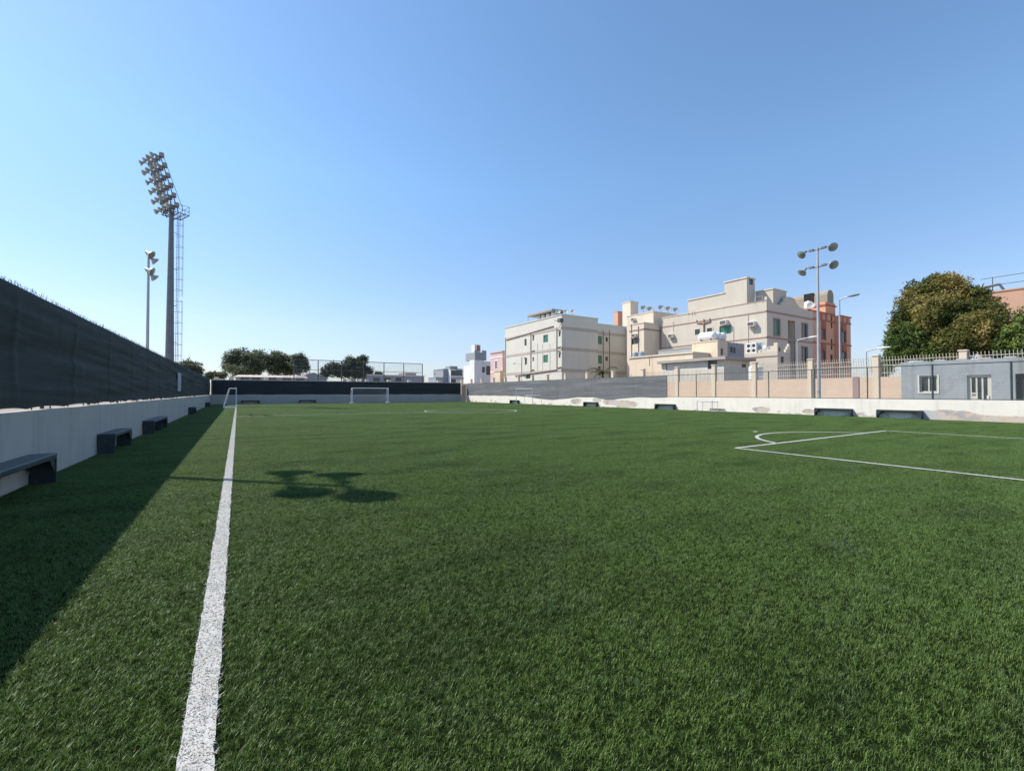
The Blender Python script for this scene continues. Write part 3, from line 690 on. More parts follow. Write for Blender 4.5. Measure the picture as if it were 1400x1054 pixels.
def dish(loc, r, aim, label, group='satellite dishes on the rooftops'):
    o = thing('satellite_dish', loc, label, 'satellite dish', group); p = Vector(loc); aim = Vector(aim).normalized(); c = p+Vector((0, 0, r+.25))
    MB().tube(p, c-aim*.12, .035, n=6).build('mast', M['galv_dark'], o)
    MB().lathe([(.02, -.22*r), (.4*r, -.18*r), (.75*r, -.07*r), (r, .1*r), (r*.98, .12*r), (.72*r, -.04*r), (.38*r, -.15*r), (.02, -.19*r)], c, aim, 18, False).build('reflector', M['dish'], o)
    q = c+aim*r*.85; mb = MB()
    for s in (-1, 1): mb.tube(c+Vector((0, s*r*.7, -.4*r)), q, .012, n=4)
    mb.tube(q-aim*.1, q+aim*.08, .05, n=6); mb.build('feed_arm', M['galv_dark'], o)
    return o

# ------------------------------------------------------------------ apartment block, grey-cream, left
B = thing('apartment_building', (52, 65, 0), 'grey-cream three-storey apartment block with brown bands and green windows, leftmost of the large ones', 'building')
X, Y0 = 45.0, 56.6; xm = on_y(817.5, 470, Y0)[0]; x2 = on_y(860.5, 470, Y0+1.6)[0]; y9 = on_x(690.5, 480, X)[0]; zt = on_x(768, 430.5, X)[1]
mb = MB()
wl = [wxp(X, 718.5, 468, .7, 1.25), wxp(X, 729, 463, .45, .75, mull=0), wxp(X, 746, 463, 1.35, 1.3, PG), wxp(X, 765, 457, .5, .75, mull=0),
      wxp(X, 719, 494, .7, 1.25), wxp(X, 729, 491, .45, .75, mull=0), wxp(X, 746, 490.5, 1.35, 1.3, PG), wxp(X, 765, 486, .5, .75, mull=0), wxp(X, 722, 513, 1.3, 1.3, PG)]
block(mb, B, X, xm, Y0, y9, 0, zt, wl)
wr = [wyp(Y0+1.6, 820, 465, 1.0, 1.5, PG), wyp(Y0+1.6, 829.5, 464, .6, .8, mull=0), wyp(Y0+1.6, 820, 491.5, 1.0, 1.5, PG), wyp(Y0+1.6, 829.5, 490.5, .6, .8, mull=0), wyp(Y0+1.6, 818.7, 507, .9, 1.6)]
block(mb, B, xm+.003, x2, Y0+1.6, y9-2, 0, zt-.55, (), [q for q in wr if q[0]-q[2]/2 > xm+.1])
mb.build('wall', M['greycream'], B)
mb = MB()
for pyc in (448, 476.5, 506):
    z = on_x(769, pyc, X)[1]; bandx(mb, X, Y0-.05, y9, z, .42); bandy(mb, Y0, X-.05, xm+.003, z, .5); bandy(mb, Y0+1.6, xm+.01, x2+.03, z, .5)
mb.build('band', M['greycream_band'], B)
mb = MB().box(X-.08, xm+.1, Y0-.08, y9+.05, zt-.004, zt+.16).box(xm+.1, x2+.06, Y0+1.52, y9-1.95, zt-.554, zt-.40); mb.build('parapet_cap', M['greycream'], B)
mb = MB(); vpipe_x(mb, X, 726, 455, 510); vpipe_x(mb, X, 761.5, 448, 507); vpipe_x(mb, X, 713.5, 488, 514, .04); vpipe_x(mb, X, 691.5, 462, 520, .05)
ya, za = on_x(692.5, 465, X); yb, zb = on_x(757, 446, X); mb.tube((X-.08, ya, za), (X-.08, yb, zb), .09, n=6)
ya, za = on_x(705, 514, X); yb, zb = on_x(762, 505.5, X); mb.tube((X-.09, ya, za), (X-.09, yb, zb), .1, n=6)
for px, py in ((729, 480), (764, 475), (728, 506), (765, 502.5)):
    y, z = on_x(px, py, X); mb.tube((X-.08, y-.5, z+.05), (X-.08, y+.5, z-.05), .09, n=6)
for q in (824.5, 833): x, z0_ = on_y(q, 452, Y0+1.6); mb.tube((x, Y0+1.53, 2), (x, Y0+1.53, z0_), .06, n=6)
mb.build('drainpipe', M['pipe'], B)
mb = MB()
for px in (735, 742, 752): vpipe_x(mb, X, px, 470, 512, .02)
mb.build('conduit', M['pipe_grey'], B)
for px, py in ((718.5, 489), (729, 458), (765, 451.5), (765, 480.5)): ac_x(B, X, px, py, .45)
y, z = on_x(766, 439, X); MB().bbox(X-.7, X-.05, y-.9, y-.1, z-.3, z+.3).tube((X-.05, y-.9, z), (X-.6, y+.8, z+.1), .05).build('wall_equipment', M['galv_dark'], B)
# roof shelter with tanks under it
ya, yb = on_x(723, 426, X+.6)[0], on_x(757, 427, X+.6)[0]
S = thing('roof_shelter', (X+2, (ya+yb)/2, zt), 'flat grey sun shelter on posts over water tanks on the grey-cream roof', 'shelter')
zs = zt+1.2
MB().bbox(X+.2, X+3.4, yb, ya, zs, zs+.34, .03).build('canopy', M['slab'], S)
for y in (ya-.1, yb+.1, (ya+yb)/2):
    for x in (X+.35, X+3.2): MB().tube((x, y, zt+.16), (x, y, zs), .05, n=6).build('post', M['galv'], S)
MB().box(X+2.6, X+2.75, yb+.3, ya-1.6, zt+.17, zs-.003).build('back_panel', M['pipe'], S)
for i in range(4):
    tank((X+1.3, yb+.9+i*1.45, zt+.16), .48, .92, M['tank'], ('white rooftop tank at the right end of the row under the shelter', 'white rooftop tank second from the right under the shelter', 'white rooftop tank second from the left under the shelter', 'white rooftop tank at the left end of the row under the shelter')[i])
for i, q in enumerate((763, 768, 773)):
    x = X+.9; y = on_x(q, 430, x)[0]; y = max(y, Y0+.4)+.0; dish((x+i*.9, y, zt+.16), .45, (-.5, -.6, .6), ('small dish on the grey-cream block nearest the roof shelter', 'small dish between two others near the grey-cream roof corner', 'small dish at the front corner of the grey-cream roof')[i])

# ------------------------------------------------------------------ cream building with stair tower
B = thing('apartment_building', (56, 50, 0), 'cream building with a slim stair tower and rooftop dishes between the two largest blocks', 'building')
X = 52.5; Y0 = 46.0; zt = on_x(881, 441.5, X)[1]; mb = MB()
block(mb, B, X, 56.6, Y0, 48.9, 0, zt, [wxp(X, 868, 466.5, 1.35, .95), wxp(X, 868, 501, 1.3, 1.1)])
zu = 14.15; block(mb, B, 55.0, 66, Y0+.3, 51.8, 0, zu); block(mb, B, 61.3, 65.9, 51.803, 61.5, 0, 13.6)
X3 = 63.0; ya = on_x(851, 420, X3)[0]; yb = on_x(862, 420, X3)[0]; z3 = on_x(862, 412.5, X3)[1]; x4 = on_y(872.5, 420, yb)[0]
block(mb, B, X3, x4, yb, ya, 13.0, z3); mb.build('wall', M['cream'], B)
mb = MB()
for pyc in (450, 487): z = on_x(880, pyc, X)[1]; bandx(mb, X, Y0-.05, 48.95, z, .22); bandy(mb, Y0, X-.05, 56.5, z, .22)
mb.build('band', M['beige_band'], B)
mb = MB().box(X-.07, 54.93, Y0-.07, 48.97, zt, zt+.14).box(54.94, 66.1, Y0+.24, 51.9, zu, zu+.13).box(X3-.08, x4+.08, yb-.08, ya+.08, z3, z3+.14); mb.build('parapet_cap', M['cream'], B)
mb = MB(); vpipe_x(mb, X, 863.5, 443, 500, .05); vpipe_x(mb, X, 873, 446, 500, .05); mb.build('drainpipe', M['pipe'], B)
ac_x(B, X, 868.5, 459, .95); ac_x(B, 55.0, 867, 437, .8)
mb = MB()
for q in (0, .7, 1.4): mb.tube((X3+.2+q*.8, yb+.3, z3+.14), (X3+.2+q*.8, yb+.3, z3+.7-.2*q), .025, n=4)
mb.build('antenna', M['galv_dark'], B)
tank((x4+.5, yb-.4, 13.6), .5, 3.0, M['tank_blue'], 'tall dark cylinder tank beside the cream stair tower')
for q, lb in ((880, 'dish on the cream building nearest the stair tower'), (889, 'dish second from the cream stair tower'), (904, 'middle dish of the five on the cream building'), (914, 'dish second from the right on the cream building'), (924, 'rightmost of the five dishes on the cream building')):
    Yd = 48.5 if q < 900 else Y0+.8
    x = on_y(q, 427, Yd)[0]; dish((x, Yd, zu+.13), .56, (-.45, -.75, .55), lb)
# orange block peeping behind
x0, _ = on_y(840.5, 430, 72); x1, z1 = on_y(856, 427.5, 72)
B = thing('apartment_building', (x0+1, 73, 0), 'sliver of a bright orange block showing behind the cream stair tower', 'building')
mb = MB(); block(mb, B, x0+1.0, x1+3, 72, 73.2, 0, z1); mb.build('wall', M['orange'], B); MB().box(x0+.95, x1+3.1, 71.95, 73.25, z1, z1+.12).build('parapet_cap', M['orange'], B)

# ------------------------------------------------------------------ big beige building
B = thing('apartment_building', (62, 37, 0), 'largest beige apartment building with a curved parapet gable and rooftop stair tower', 'building')
X, Y0 = 56.0, on_x(1048.5, 450, 56.0)[0]; y9 = 45.6; zt = 13.1; zc = on_x(1048.5, 407, X)[1]; x2 = on_y(1111.5, 450, Y0)[0]
mb = MB()
wl = [wxp(X, 991.5, 451, 1.7, 1.15, PG, FD, 2), wxp(X, 953.5, 454, .8, .8, mull=0), wxp(X, 970, 452.5, .8, .8, mull=0)]
SUR = M['beige_band']
wr = [wyp(Y0, 1062, 447.5, 1.35, 2.0, PG, FD, 2, SUR), wyp(Y0, 1100, 452.5, 1.45, 1.9, P, FD, 2, SUR), wyp(Y0, 1100, 485, 1.45, 2.0, P, FD, 2, SUR), wyp(Y0, 1062, 486, 1.3, 1.9, P, FD, 2, SUR)]
xa, zr = on_y(1077, 437.5, Y0); xb, _ = on_y(1087, 437.5, Y0)
hl = [(y9-q[0]-q[2]/2, y9-q[0]+q[2]/2, q[1]-q[3]/2, q[1]+q[3]/2)+tuple(q[4:]) for q in wl]
hr = [(q[0]-X-q[2]/2, q[0]-X+q[2]/2, q[1]-q[3]/2, q[1]+q[3]/2)+tuple(q[4:]) for q in wr]
facade(mb, (X, y9, 0), (0, -1, 0), y9-Y0, zt, hl, (1, 0, 0)); facade(mb, (X, Y0, 0), (1, 0, 0), x2-X, zt-1.2, hr+[(xa-X, xb-X, .5, zr)], (0, 1, 0))
xd, yd = X, Y0
mb.quad((xa, Y0+1.6, 0), (xb, Y0+1.6, 0), (xb, Y0+1.6, zr+.5), (xa, Y0+1.6, zr+.5))
for x in (xa, xb): mb.quad((x, Y0+.1, 0), (x, Y0+1.6, 0), (x, Y0+1.6, zr), (x, Y0+.1, zr))
mb.quad((xa, Y0+.1, zr), (xb, Y0+.1, zr), (xb, Y0+1.6, zr), (xa, Y0+1.6, zr))
facade(mb, (x2, Y0, 0), (0, 1, 0), y9-Y0, zt-1.2, [], (-1, 0, 0)); facade(mb, (x2, y9, 0), (-1, 0, 0), x2-X, zt-1.2, [], (0, -1, 0))
mb.quad((X+.3, Y0+.3, zt-1.2), (x2, Y0, zt-1.2), (x2, y9, zt-1.2), (X+.3, y9, zt-1.2)); facade(mb, (X+.3, Y0+.3, zt-1.2), (0, 1, 0), y9-Y0-.3, 1.2, [], (1, 0, 0))
mb.quad((X, Y0+.3, zt), (X+.3, Y0+.3, zt), (X+.3, y9, zt), (X, y9, zt))
# curved front parapet
pts = [(1048.5, 405.5), (1050, 408), (1053, 413), (1060, 415.5), (1067.5, 417.3), (1069.5, 413), (1072.5, 411), (1073, 406.5), (1076, 406), (1080, 406), (1084, 407.5), (1087, 409), (1088, 413.5), (1090, 416), (1093, 420), (1099, 423), (1108, 425.5), (1111.5, 425)]
prof = [on_y(a, b_, Y0) for a, b_ in pts]
poly = [(X, Y0, zt-1.2)]+[(x, Y0, z) for x, z in prof]+[(x2, Y0, zt-1.2)]
mb.prism(poly, (0, .3, 0))
# upper storey and stair tower
Xp = 56.5; ya, zp = on_x(940.5, 411.5, Xp); yb, _ = on_x(991, 403, Xp); block(mb, B, Xp, 63, yb+.0, ya, zt-1.2, zp)
yc, ztw = on_x(990.5, 387.0, Xp); yd_, _ = on_x(1021, 380, Xp); xe = on_y(1032, 385, yd_)[0]
block(mb, B, Xp-.004, xe, yd_, yc, zt-1.2, ztw, (), [wyp(yd_, 1027, 385.5, .9, .8, mull=0)])
Xq = 58.5; yf = max(Y0+.5, on_x(1064, 400, Xq)[0]); zq = on_x(1064, 394, Xq)[1]; xg = on_y(1075, 400, yf)[0]
block(mb, B, Xq, xg, yf, yd_-.01, zt-1.2, zq); mb.build('wall', M['beige'], B)
for q in hl: win_parts(B, (X, y9, 0), (0, -1, 0), q, (1, 0, 0), .14, *q[4:])
for q in hr: win_parts(B, (X, Y0, 0), (1, 0, 0), q, (0, 1, 0), .14, *q[4:])
mb = MB()
for pyc in (425.5, 461): z = on_x(1048, pyc, X)[1]; bandx(mb, X, Y0-.05, y9, z, .16); bandy(mb, Y0, X-.05, x2, z, .22)
bandx(mb, X, Y0-.04, y9, zt-.02, .12, .03)
mb.build('band', M['beige_band'], B)
mb = MB().box(Xp-.1, 63.1, yb-.06, ya+.06, zp, zp+.14).box(Xp-.1, xe+.1, yd_-.1, yc+.1, ztw, ztw+.16).box(Xq-.08, xg+.08, yf-.08, yd_, zq, zq+.14).box(X-.04, X+.34, yb, y9+.05, zt+.002, zt+.10); mb.build('parapet_cap', M['cream'], B)
ac_x(B, X, 919, 459.5, 1.0); ac_x(B, X, 991.5, 441.5, 1.15); ac_x(B, X, 1029.5, 443.5, 1.1)
mb = MB(); vpipe_x(mb, X, 962.5, 436.5, 462, .09)
y0_, z0_ = on_x(962.5, 441, X)
for px, py, qy in ((953, 441.5, 441.5), (971, 439.5, 437)): y, z = on_x(px, py, X); mb.path([(X-.1, y0_, z0_-.1), (X-.1, y, z), (X-.1, y, z+.4)], .09)
for px in (942, 946.5, 950): vpipe_x(mb, X, px, 424, 431, .03)
mb.build('drainpipe', M['beige_band'], B)
mb = MB()
for px, a_, c_ in ((921, 440, 455), (1003, 447, 478), (1023, 430, 470), (975, 448, 462)): vpipe_x(mb, X, px, a_, c_, .025)
y, z = on_x(1032, 412, X); mb.path([(X-.05, y, z-.4), (X-.05, y, z+.5), (X-.05, y-1, z+.5), (X-.05, y-1, z-.4)], .02, 4); mb.build('conduit', M['pipe_grey'], B)
# stepped annex in front
Xa, Ya = 54.0, on_x(1063, 485, 54.0)[0]; za = on_x(1062, 480.5, Xa)[1]; xz = on_y(1080.5, 485, Ya)[0]; yz = on_x(1018, 484, Xa)[0]
A = thing('annex', (55.5, Ya+3, 0), 'low beige annex with stepped corner battlements at the foot of the largest building', 'annex')
mb = MB(); block(mb, A, Xa, xz, Ya, min(yz, Y0+7), 0, za, (), [wyp(Ya, 1069.5, 492, .7, .8)]); mb.build('wall', M['beige'], A)
mb = MB()
for k, h in enumerate((1.05, .7, .35)): mb.box(Xa, Xa+.22, Ya+k*.42, Ya+k*.42+.42, za+.004, za+h); mb.box(xz-.35*(k+1), xz-.35*k, Ya, Ya+.22, za+.004, za+h)
mb.build('battlement', M['cream'], A); mb = MB(); bandx(mb, Xa, Ya-.03, min(yz, Y0+7), za-.5, .14); mb.build('band', M['beige_band'], A)
# condensers and dish on the annex
for i, q in enumerate((1024.5, 1031.5)):
    y, z = on_x(q, 474, Xa+.6); o = thing('air_conditioner', (Xa+.6, y, za), ('white twin-fan outdoor unit on the annex roof, left one', 'white twin-fan outdoor unit on the annex roof, right one beside the dish')[i], 'air conditioner', 'outdoor units on the annex roof')
    MB().bbox(Xa+.4, Xa+.8, y-.36, y+.36, za+.01, za+1.35, .02).build('casing', M['ac'], o)
    for zz in (.38, 1.0):
        mb = MB().lathe([(.21, -.02), (.21, .01), (.16, .012), (.05, .02)], (Xa+.4, y, za+zz), (-1, 0, 0), 14); mb.build('fan', M['fan'], o)
y, z = on_x(1040.5, 473, Xa+.9); dish((Xa+.9, y, za), .62, (-.85, -.35, .35), 'large white dish on the annex roof beside the twin-fan units')
y, z = on_x(1052, 476, Xa+.9); tank((Xa+.9, y, za), .35, .7, M['tank_blue'], 'small grey-blue tank on the annex roof beside the white dish')

# ------------------------------------------------------------------ orange building
X, Y0 = 70.0, 31.2; B = thing('apartment_building', (76, 35, 0), 'orange three-storey building with arched windows behind the largest beige one', 'building')
xs = on_y(1141, 450, Y0)[0]; x2 = on_y(1163, 450, Y0-.6)[0]; zt = on_y(1130, 429, Y0)[1]; mb = MB(); OT = M['orange_trim']
wl = [wyp(Y0, 1126, 452, 1.1, 2.6, P, FD, 1, OT), wyp(Y0, 1126, 482, 1.1, 2.6, P, FD, 1, OT), wyp(Y0, 1137, 440, .6, 2.0, P, FD, 0), wyp(Y0, 1137, 471, .6, 1.7, P, FD, 0), wyp(Y0, 1137, 490, .8, 1.2, P, FD, 0)]
block(mb, B, X, xs, Y0, 40, 0, zt, (), wl)
wr = [wyp(Y0-.6, 1153.5, 456, 1.5, 2.8, P, FD, 1, OT), wyp(Y0-.6, 1154, 484, 1.5, 2.8, P, FD, 1, OT), wyp(Y0-.6, 1149.5, 457, .4, 2.2, P, FD, 0)]
block(mb, B, xs, x2, Y0-.6, 40, 0, zt-.1, (), wr)
yb, zb = Y0+.4, 0
xa = on_y(1131, 420, yb)[0]; xb = on_y(1142, 420, yb)[0]; zs = on_y(1131, 413, yb)[1]; block(mb, B, xa-.6, xb, yb, yb+2.6, zt-.2, zs)
ylf = on_x(1087, 418, xa-.3)[0]; block(mb, B, xa-.5, xa+4, yb+2.6, ylf, zt-.2, zs-1.1)
mb.build('wall', M['orange'], B)
mb = MB()
for pyc in (439, 470): z = on_y(1130, pyc, Y0)[1]; bandy(mb, Y0, X, xs-.02, z, .22, .08); bandy(mb, Y0-.6, xs-.05, x2+.05, z, .22, .08)
bandy(mb, Y0, X, xs, zt+.02, .2, .12); bandy(mb, Y0-.6, xs-.1, x2+.1, zt-.1, .2, .12)
for px, py in ((1123, 433), (1129.5, 434)): x, z = on_y(px, py, Y0); mb.box(x-.35, x+.35, Y0-.04, Y0+.02, z-.45, z+.45)
for px, py in ((1152, 438), (1158.5, 439.5)): x, z = on_y(px, py, Y0-.6); mb.box(x-.35, x+.35, Y0-.64, Y0-.58, z-.45, z+.45)
mb.box(xa-.75, xb+.15, yb-.15, yb+2.7, zs-.55, zs-.35); mb.build('trim', OT, B)
mb = MB()
for px, py in ((1126, 444), (1126, 474), (1153.5, 447.5), (1154, 475.5)):
    yy = Y0 if px < 1140 else Y0-.6; x, z = on_y(px, py, yy); mb.lathe([(.72, 0), (.72, .07), (.05, .075)], (x, yy+.002, z), (0, -1, 0), 16)
mb.build('window_arch', OT, B)
# barrel roof penthouse
xo = on_x(1131, 405, 1)[0]; Yo = yb+.2; xo, zo = on_y(1131, 397, Yo); xo2 = on_y(1139.5, 397, Yo)[0]; yl = on_x(1083.5, 405, xo)[0]
zb0 = zs+.004; rx = (xo2-xo)/2; prof = [(xo, zb0), (xo, zo-rx*.7)]+[(xo+rx-rx*math.cos(R(a)), zo-rx*.7+rx*.9*math.sin(R(a))) for a in range(15, 166, 15)]+[(xo2, zo-rx*.7), (xo2, zb0)]
mb = MB().prism([(x, Yo, z) for x, z in prof], (0, yb+2.4-Yo, 0)); mb.prism([(x, yb+2.41, zs-1.1 if z == zb0 else z-.15) for x, z in prof], (0, yl-yb-2.4, 0)); pw = mb.build('penthouse', M['olive'], B)
ya, z = on_x(1113, 408, xo); yb_, _ = on_x(1099, 408, xo); MB().box(xo-.03, xo+.05, ya, yb_, z-.9, z+.9).build('opening', M['dark'], pw)
yq, zq_ = on_x(1105, 416, 74.5); o = tank((74.5, yq, zs-1.1), .55, 1.1, M['tank'], 'white round tank on the orange building under the barrel roof')
yq, _ = on_x(1108.5, 422, 71.5); dish((71.5, yq, zt), .55, (-.8, -.4, .4), 'white dish on the orange roof edge beside the round tank')

# ------------------------------------------------------------------ small houses in front
B = thing('small_house', (44, 36, 0), 'flat-roofed low peach house with an overhanging concrete slab behind the pink wall', 'house')
X = 43.0; y0, z0 = on_x(947, 483.5, X); y1, z1 = on_x(860.5, 489.5, X); zt = (z0+z1)/2
mb = MB(); block(mb, B, X, 50, y0, y1, 0, zt); mb.build('wall', M['peach'], B); MB().box(X-.12, 50, y0-.1, y1+.1, zt, zt+.16).build('roof_slab', M['cream'], B)
Xw = 41.5; y0, zs = on_x(991, 488, Xw); y1, _ = on_x(902, 495, Xw); x1 = on_y(1030, 495, y0)[0]
mb = MB(); block(mb, B, Xw+.3, x1-.2, y0+.3, y1, 0, zs-.25, [wxp(Xw+.3, 974, 498, 1.1, 1.0, P, FD, 1), wxp(Xw+.3, 916, 501, 1.1, .9, M['ac'], FD, 0)], [wyp(y0+.3, 1017, 500, .8, .4, P, FD, 0)]); mb.build('front_room', M['whitewash'], B)
MB().bbox(Xw-.15, x1+.3, y0-.15, y1+.3, zs-.25, zs+.06, .02).build('roof_slab', M['slab'], B)
mb = MB(); vpipe_x(mb, X, 888, 489, 500, .02); mb.build('cable', M['fan'], B)
for i, q in enumerate((869, 877.5)):
    y, _ = on_x(q, 487, X+.8); tank((X+.8, y, zt+.16), .42, .62, M['tank_blue'], ('grey-blue tank on the left end of the peach house roof', 'grey-blue tank right beside its twin on the peach house roof')[i])
X = 46.0; y0, zt2 = on_x(981, 466, X); y1, _ = on_x(946, 470, X); x1 = on_y(1017, 475, y0)[0]
U = thing('rooftop_room', (48, y0+1.5, zt), 'peach box room with a bare grey block side below the white horizontal tanks', 'room')
mb = MB(); xm = on_y(995, 475, y0)[0]; block(mb, U, X, xm, y0, y1, 3, zt2, (), [wyp(y0, 987, 481, .5, .8, P, FD, 0)]); mb.build('wall', M['peach'], U)
mb = MB(); block(mb, U, xm+.003, x1, y0-.05, y1, 3, zt2-.05, (), [wyp(y0-.05, 999.5, 478, .6, .7, P, FD, 0), wyp(y0-.05, 1003.5, 479, .6, .7, P, FD, 0)]); mb.build('block_extension', M['greyblock'], U)
MB().box(X-.06, xm+.04, y0-.06, y1+.06, zt2, zt2+.12).build('parapet_cap', M['cream'], U)
for i in range(3):
    tank((X+.55+i*.9, y0+1.6, zt2+.12), .52, 2.1, M['tank'], ('front white horizontal tank of three on the peach rooftop room', 'middle white horizontal tank of three on the peach rooftop room', 'rear white horizontal tank of three on the peach rooftop room')[i], axis=(0, 1, 0))
X = 47.0; y0, z = on_x(946, 475.5, X); y1, _ = on_x(900, 481, X)
settag(MB().box(X, X+.25, y0-.3, y1, 3, z).box(X-.05, X+.3, y0-.35, y1+.05, z, z+.1).build('block_wall', M['greyblock']), 'bare grey block rooftop wall behind the peach house', 'wall')
y, _ = on_x(1031, 500, 41.3); tank((42.2, y+.35, 2.6), .62, 1.5, M['tank'], 'white tank tucked behind a pillar of the pink wall')

# ------------------------------------------------------------------ pink compound wall with railing
CX = 40.0; pys = [-1.0, 3.9, 8.6, 13.2, 17.55, 22.2, 26.2, 30.5, 35.2, 40.0, 44.8, 49.4, 53.8, 57.8, 61.9, 66.2, 70.4, 75, 79.5, 84]
W = thing('compound_wall', (CX, 40, 0), 'long pink block street wall with cream pillars and slanted railings behind the right fence', 'wall')
mb = MB()
for a, b_ in zip(pys, pys[1:]): mb.box(CX-.1, CX+.1, a+.17, b_-.17, 0, 2.66)
mb.build('wall', M['pink'], W)
for y in pys:
    mb = MB().bbox(CX-.2, CX+.2, y-.19, y+.19, -.02, 4.18, .015).bbox(CX-.25, CX+.25, y-.24, y+.24, 4.184, 4.28, .03); mb.build('pillar', M['pillar'], W)
for a, b_ in zip(pys, pys[1:]):
    if a > 60: continue
    mb = MB(); n = 25
    for i in range(n):
        y = a+.3+(b_-a-.6)*i/(n-1)
        if a < 22: mb.path([(CX, y, 2.66), (CX, y, 3.55), (CX-.12, y, 4.12)], .020, 4)
        else: mb.tube((CX, y, 2.66), (CX, y, 3.5+.4*(a < 31)), .012, n=4)
    for z, dx_ in (((2.95, 0), (3.5, -.02), (3.86, -.06)) if a < 22 else ((3.4, 0),)): mb.tube((CX+dx_, a+.24, z), (CX+dx_, b_-.24, z), .026 if a < 22 else .018, n=4)
    mb.build('railing', M['rail'] if a < 22 else M['galv_dark'], W)
y = on_x(1171, 530, CX)[0]; MB().bbox(CX-.16, CX-.09, y-.2, y+.2, 0, 2.72, .01).build('mauve_strip', M['mauve'], W)  # flat upright mauve-brown strip, slightly proud of the pink wall face

# ------------------------------------------------------------------ grey hut on the right
HX = 36.4; y1 = on_x(1232, 520, HX)[0]; zt = on_x(1232, 501, HX)[1]
H_ = thing('hut', (HX+1.6, 5, 0), 'low blue-grey rendered hut with cream door and window behind the right wall', 'hut')
def hole(pxa, pxb, pya, pyb): ya, za = on_x(pxa, pya, HX); yb, zb = on_x(pxb, pyb, HX); return y1-ya, y1-yb, zb, za
hw = hole(1257, 1281.5, 514, 536); hd = hole(1322, 1356, 513, 560); ho = hole(1388, 1424, 511, 560); hd = (hd[0], hd[1], .1, hd[3]); ho = (ho[0], ho[1], .1, ho[3])
mb = MB(); facade(mb, (HX, y1, 0), (0, -1, 0), y1+5, zt, [hw, hd, ho], (1, 0, 0), .22)
mb.quad((HX, y1, 0), (HX+3.1, y1, 0), (HX+3.1, y1, zt), (HX, y1, zt)); mb.quad((HX+3.1, -5, 0), (HX+3.1, y1, 0), (HX+3.1, y1, zt), (HX+3.1, -5, zt)); mb.quad((HX, -5, 0), (HX+3.1, -5, 0), (HX+3.1, -5, zt), (HX, -5, zt))
mb.quad((HX+1.2, -5, 0), (HX+1.2, y1, 0), (HX+1.2, y1, zt), (HX+1.2, -5, zt)); mb.build('wall', M['bluegrey'], H_)
MB().bbox(HX-.02, HX+3.12, -5.1, y1+.02, zt+.003, zt+.24, .02).build('roof', M['bluegrey'], H_)
mb = MB()
for px in (1257, 1286, 1316, 1348, 1382): y = on_x(px, 490, HX+.4)[0]; mb.bbox(HX+.2, HX+.6, y-.25, y+.25, zt+.244, zt+.34, .02)
mb.build('roof_block', M['slab'], H_)
win_parts(H_, (HX, y1, 0), (0, -1, 0), hw, (1, 0, 0), .18, P, FR, 1)
e = .12; mb = MB(); a, b_, c, d = hw
for q in ((y1-a, y1-a+.09, c-.09, d+.05), (y1-b_-.09, y1-b_, c-.09, d+.05), (y1-b_, y1-a, c-.09, c)): mb.box(HX-.03, HX+.1, q[0], q[1], q[2], q[3])
mb.build('window_sill', M['frame'], H_)
# door leaf with three upright panes
a, b_, c, d = hd; mb = MB(); wd = b_-a; xd = HX+.12
mb.box(xd, xd+.06, y1-b_, y1-a, d-.14, d); mb.box(xd, xd+.06, y1-a-.16, y1-a, c, d-.14); mb.box(xd, xd+.06, y1-b_, y1-b_+.1, c, d-.14)
ga, gb = a+.16, b_-.1; th = (gb-ga)/3
for k in range(3):
    ya_, yb_ = y1-ga-th*(k+1), y1-ga-th*k; mb.box(xd, xd+.055, ya_, ya_+.07, c, d-.14)
    low = (d-c)*(.56-.16*k)+c; mb.box(xd+.005, xd+.05, ya_+.07, yb_, c, low-.16); mb.box(xd, xd+.055, ya_+.07, yb_, low-.02, low+.05)
dr = mb.build('door', M['door'], H_)
for k in range(3):
    ya_, yb_ = y1-ga-th*(k+1), y1-ga-th*k; low = (d-c)*(.56-.16*k)+c
    MB().box(xd+.02, xd+.035, ya_+.07, yb_, low+.05, d-.14).build('pane', P, dr); MB().box(xd+.012, xd+.03, ya_+.07, yb_, low-.155, low-.025).build('vent', M['frame_dark'], dr)
MB().box(xd-.05, xd+.002, y1-b_+.12, y1-b_+.2, c+1.0, c+1.25).build('handle', M['ac'], dr)
MB().box(HX+.215, HX+.25, y1-ho[1], y1-ho[0], ho[2], ho[3]).build('dark_doorway', M['dark'], H_)

# ------------------------------------------------------------------ tan building far right
X = 62.0; y1 = on_x(1336, 400, X)[0]; zt = on_x(1400, 394.5, X)[1]
B = thing('apartment_building', (67, y1-12, 0), 'plain tan building behind the big bushy tree at the right edge', 'building')
mb = MB(); block(mb, B, X, X+12, y1-26, y1, 0, zt); mb.build('wall', M['tan'], B)
mb = MB(); bandx(mb, X, y1-26, y1, zt-2.4, .12); mb.build('band', M['beige_band'], B); MB().box(X-.08, X+12.1, y1-26.1, y1+.08, zt, zt+.14).build('parapet_cap', M['tan'], B)
mb = MB()
for z in (.75, 1.5): mb.tube((X+.3, y1-26, zt+z), (X+.3, y1-.2, zt+z), .03, n=5)
for i in range(6): mb.tube((X+.3, y1-1-i*4.2, zt+.1), (X+.3, y1-1-i*4.2, zt+1.55), .035, n=5)
mb.build('roof_railing', M['galv_dark'], B)
ya = on_x(1366, 395, X)[0]; MB().tube((X+.1, ya, zt+.75), (X+.1, y1, zt+.55), .12, n=6).tube((X+.1, ya, zt+.75), (X+.1, ya-.3, zt+.1), .1, n=6).build('roof_duct', M['galv_dark'], B)

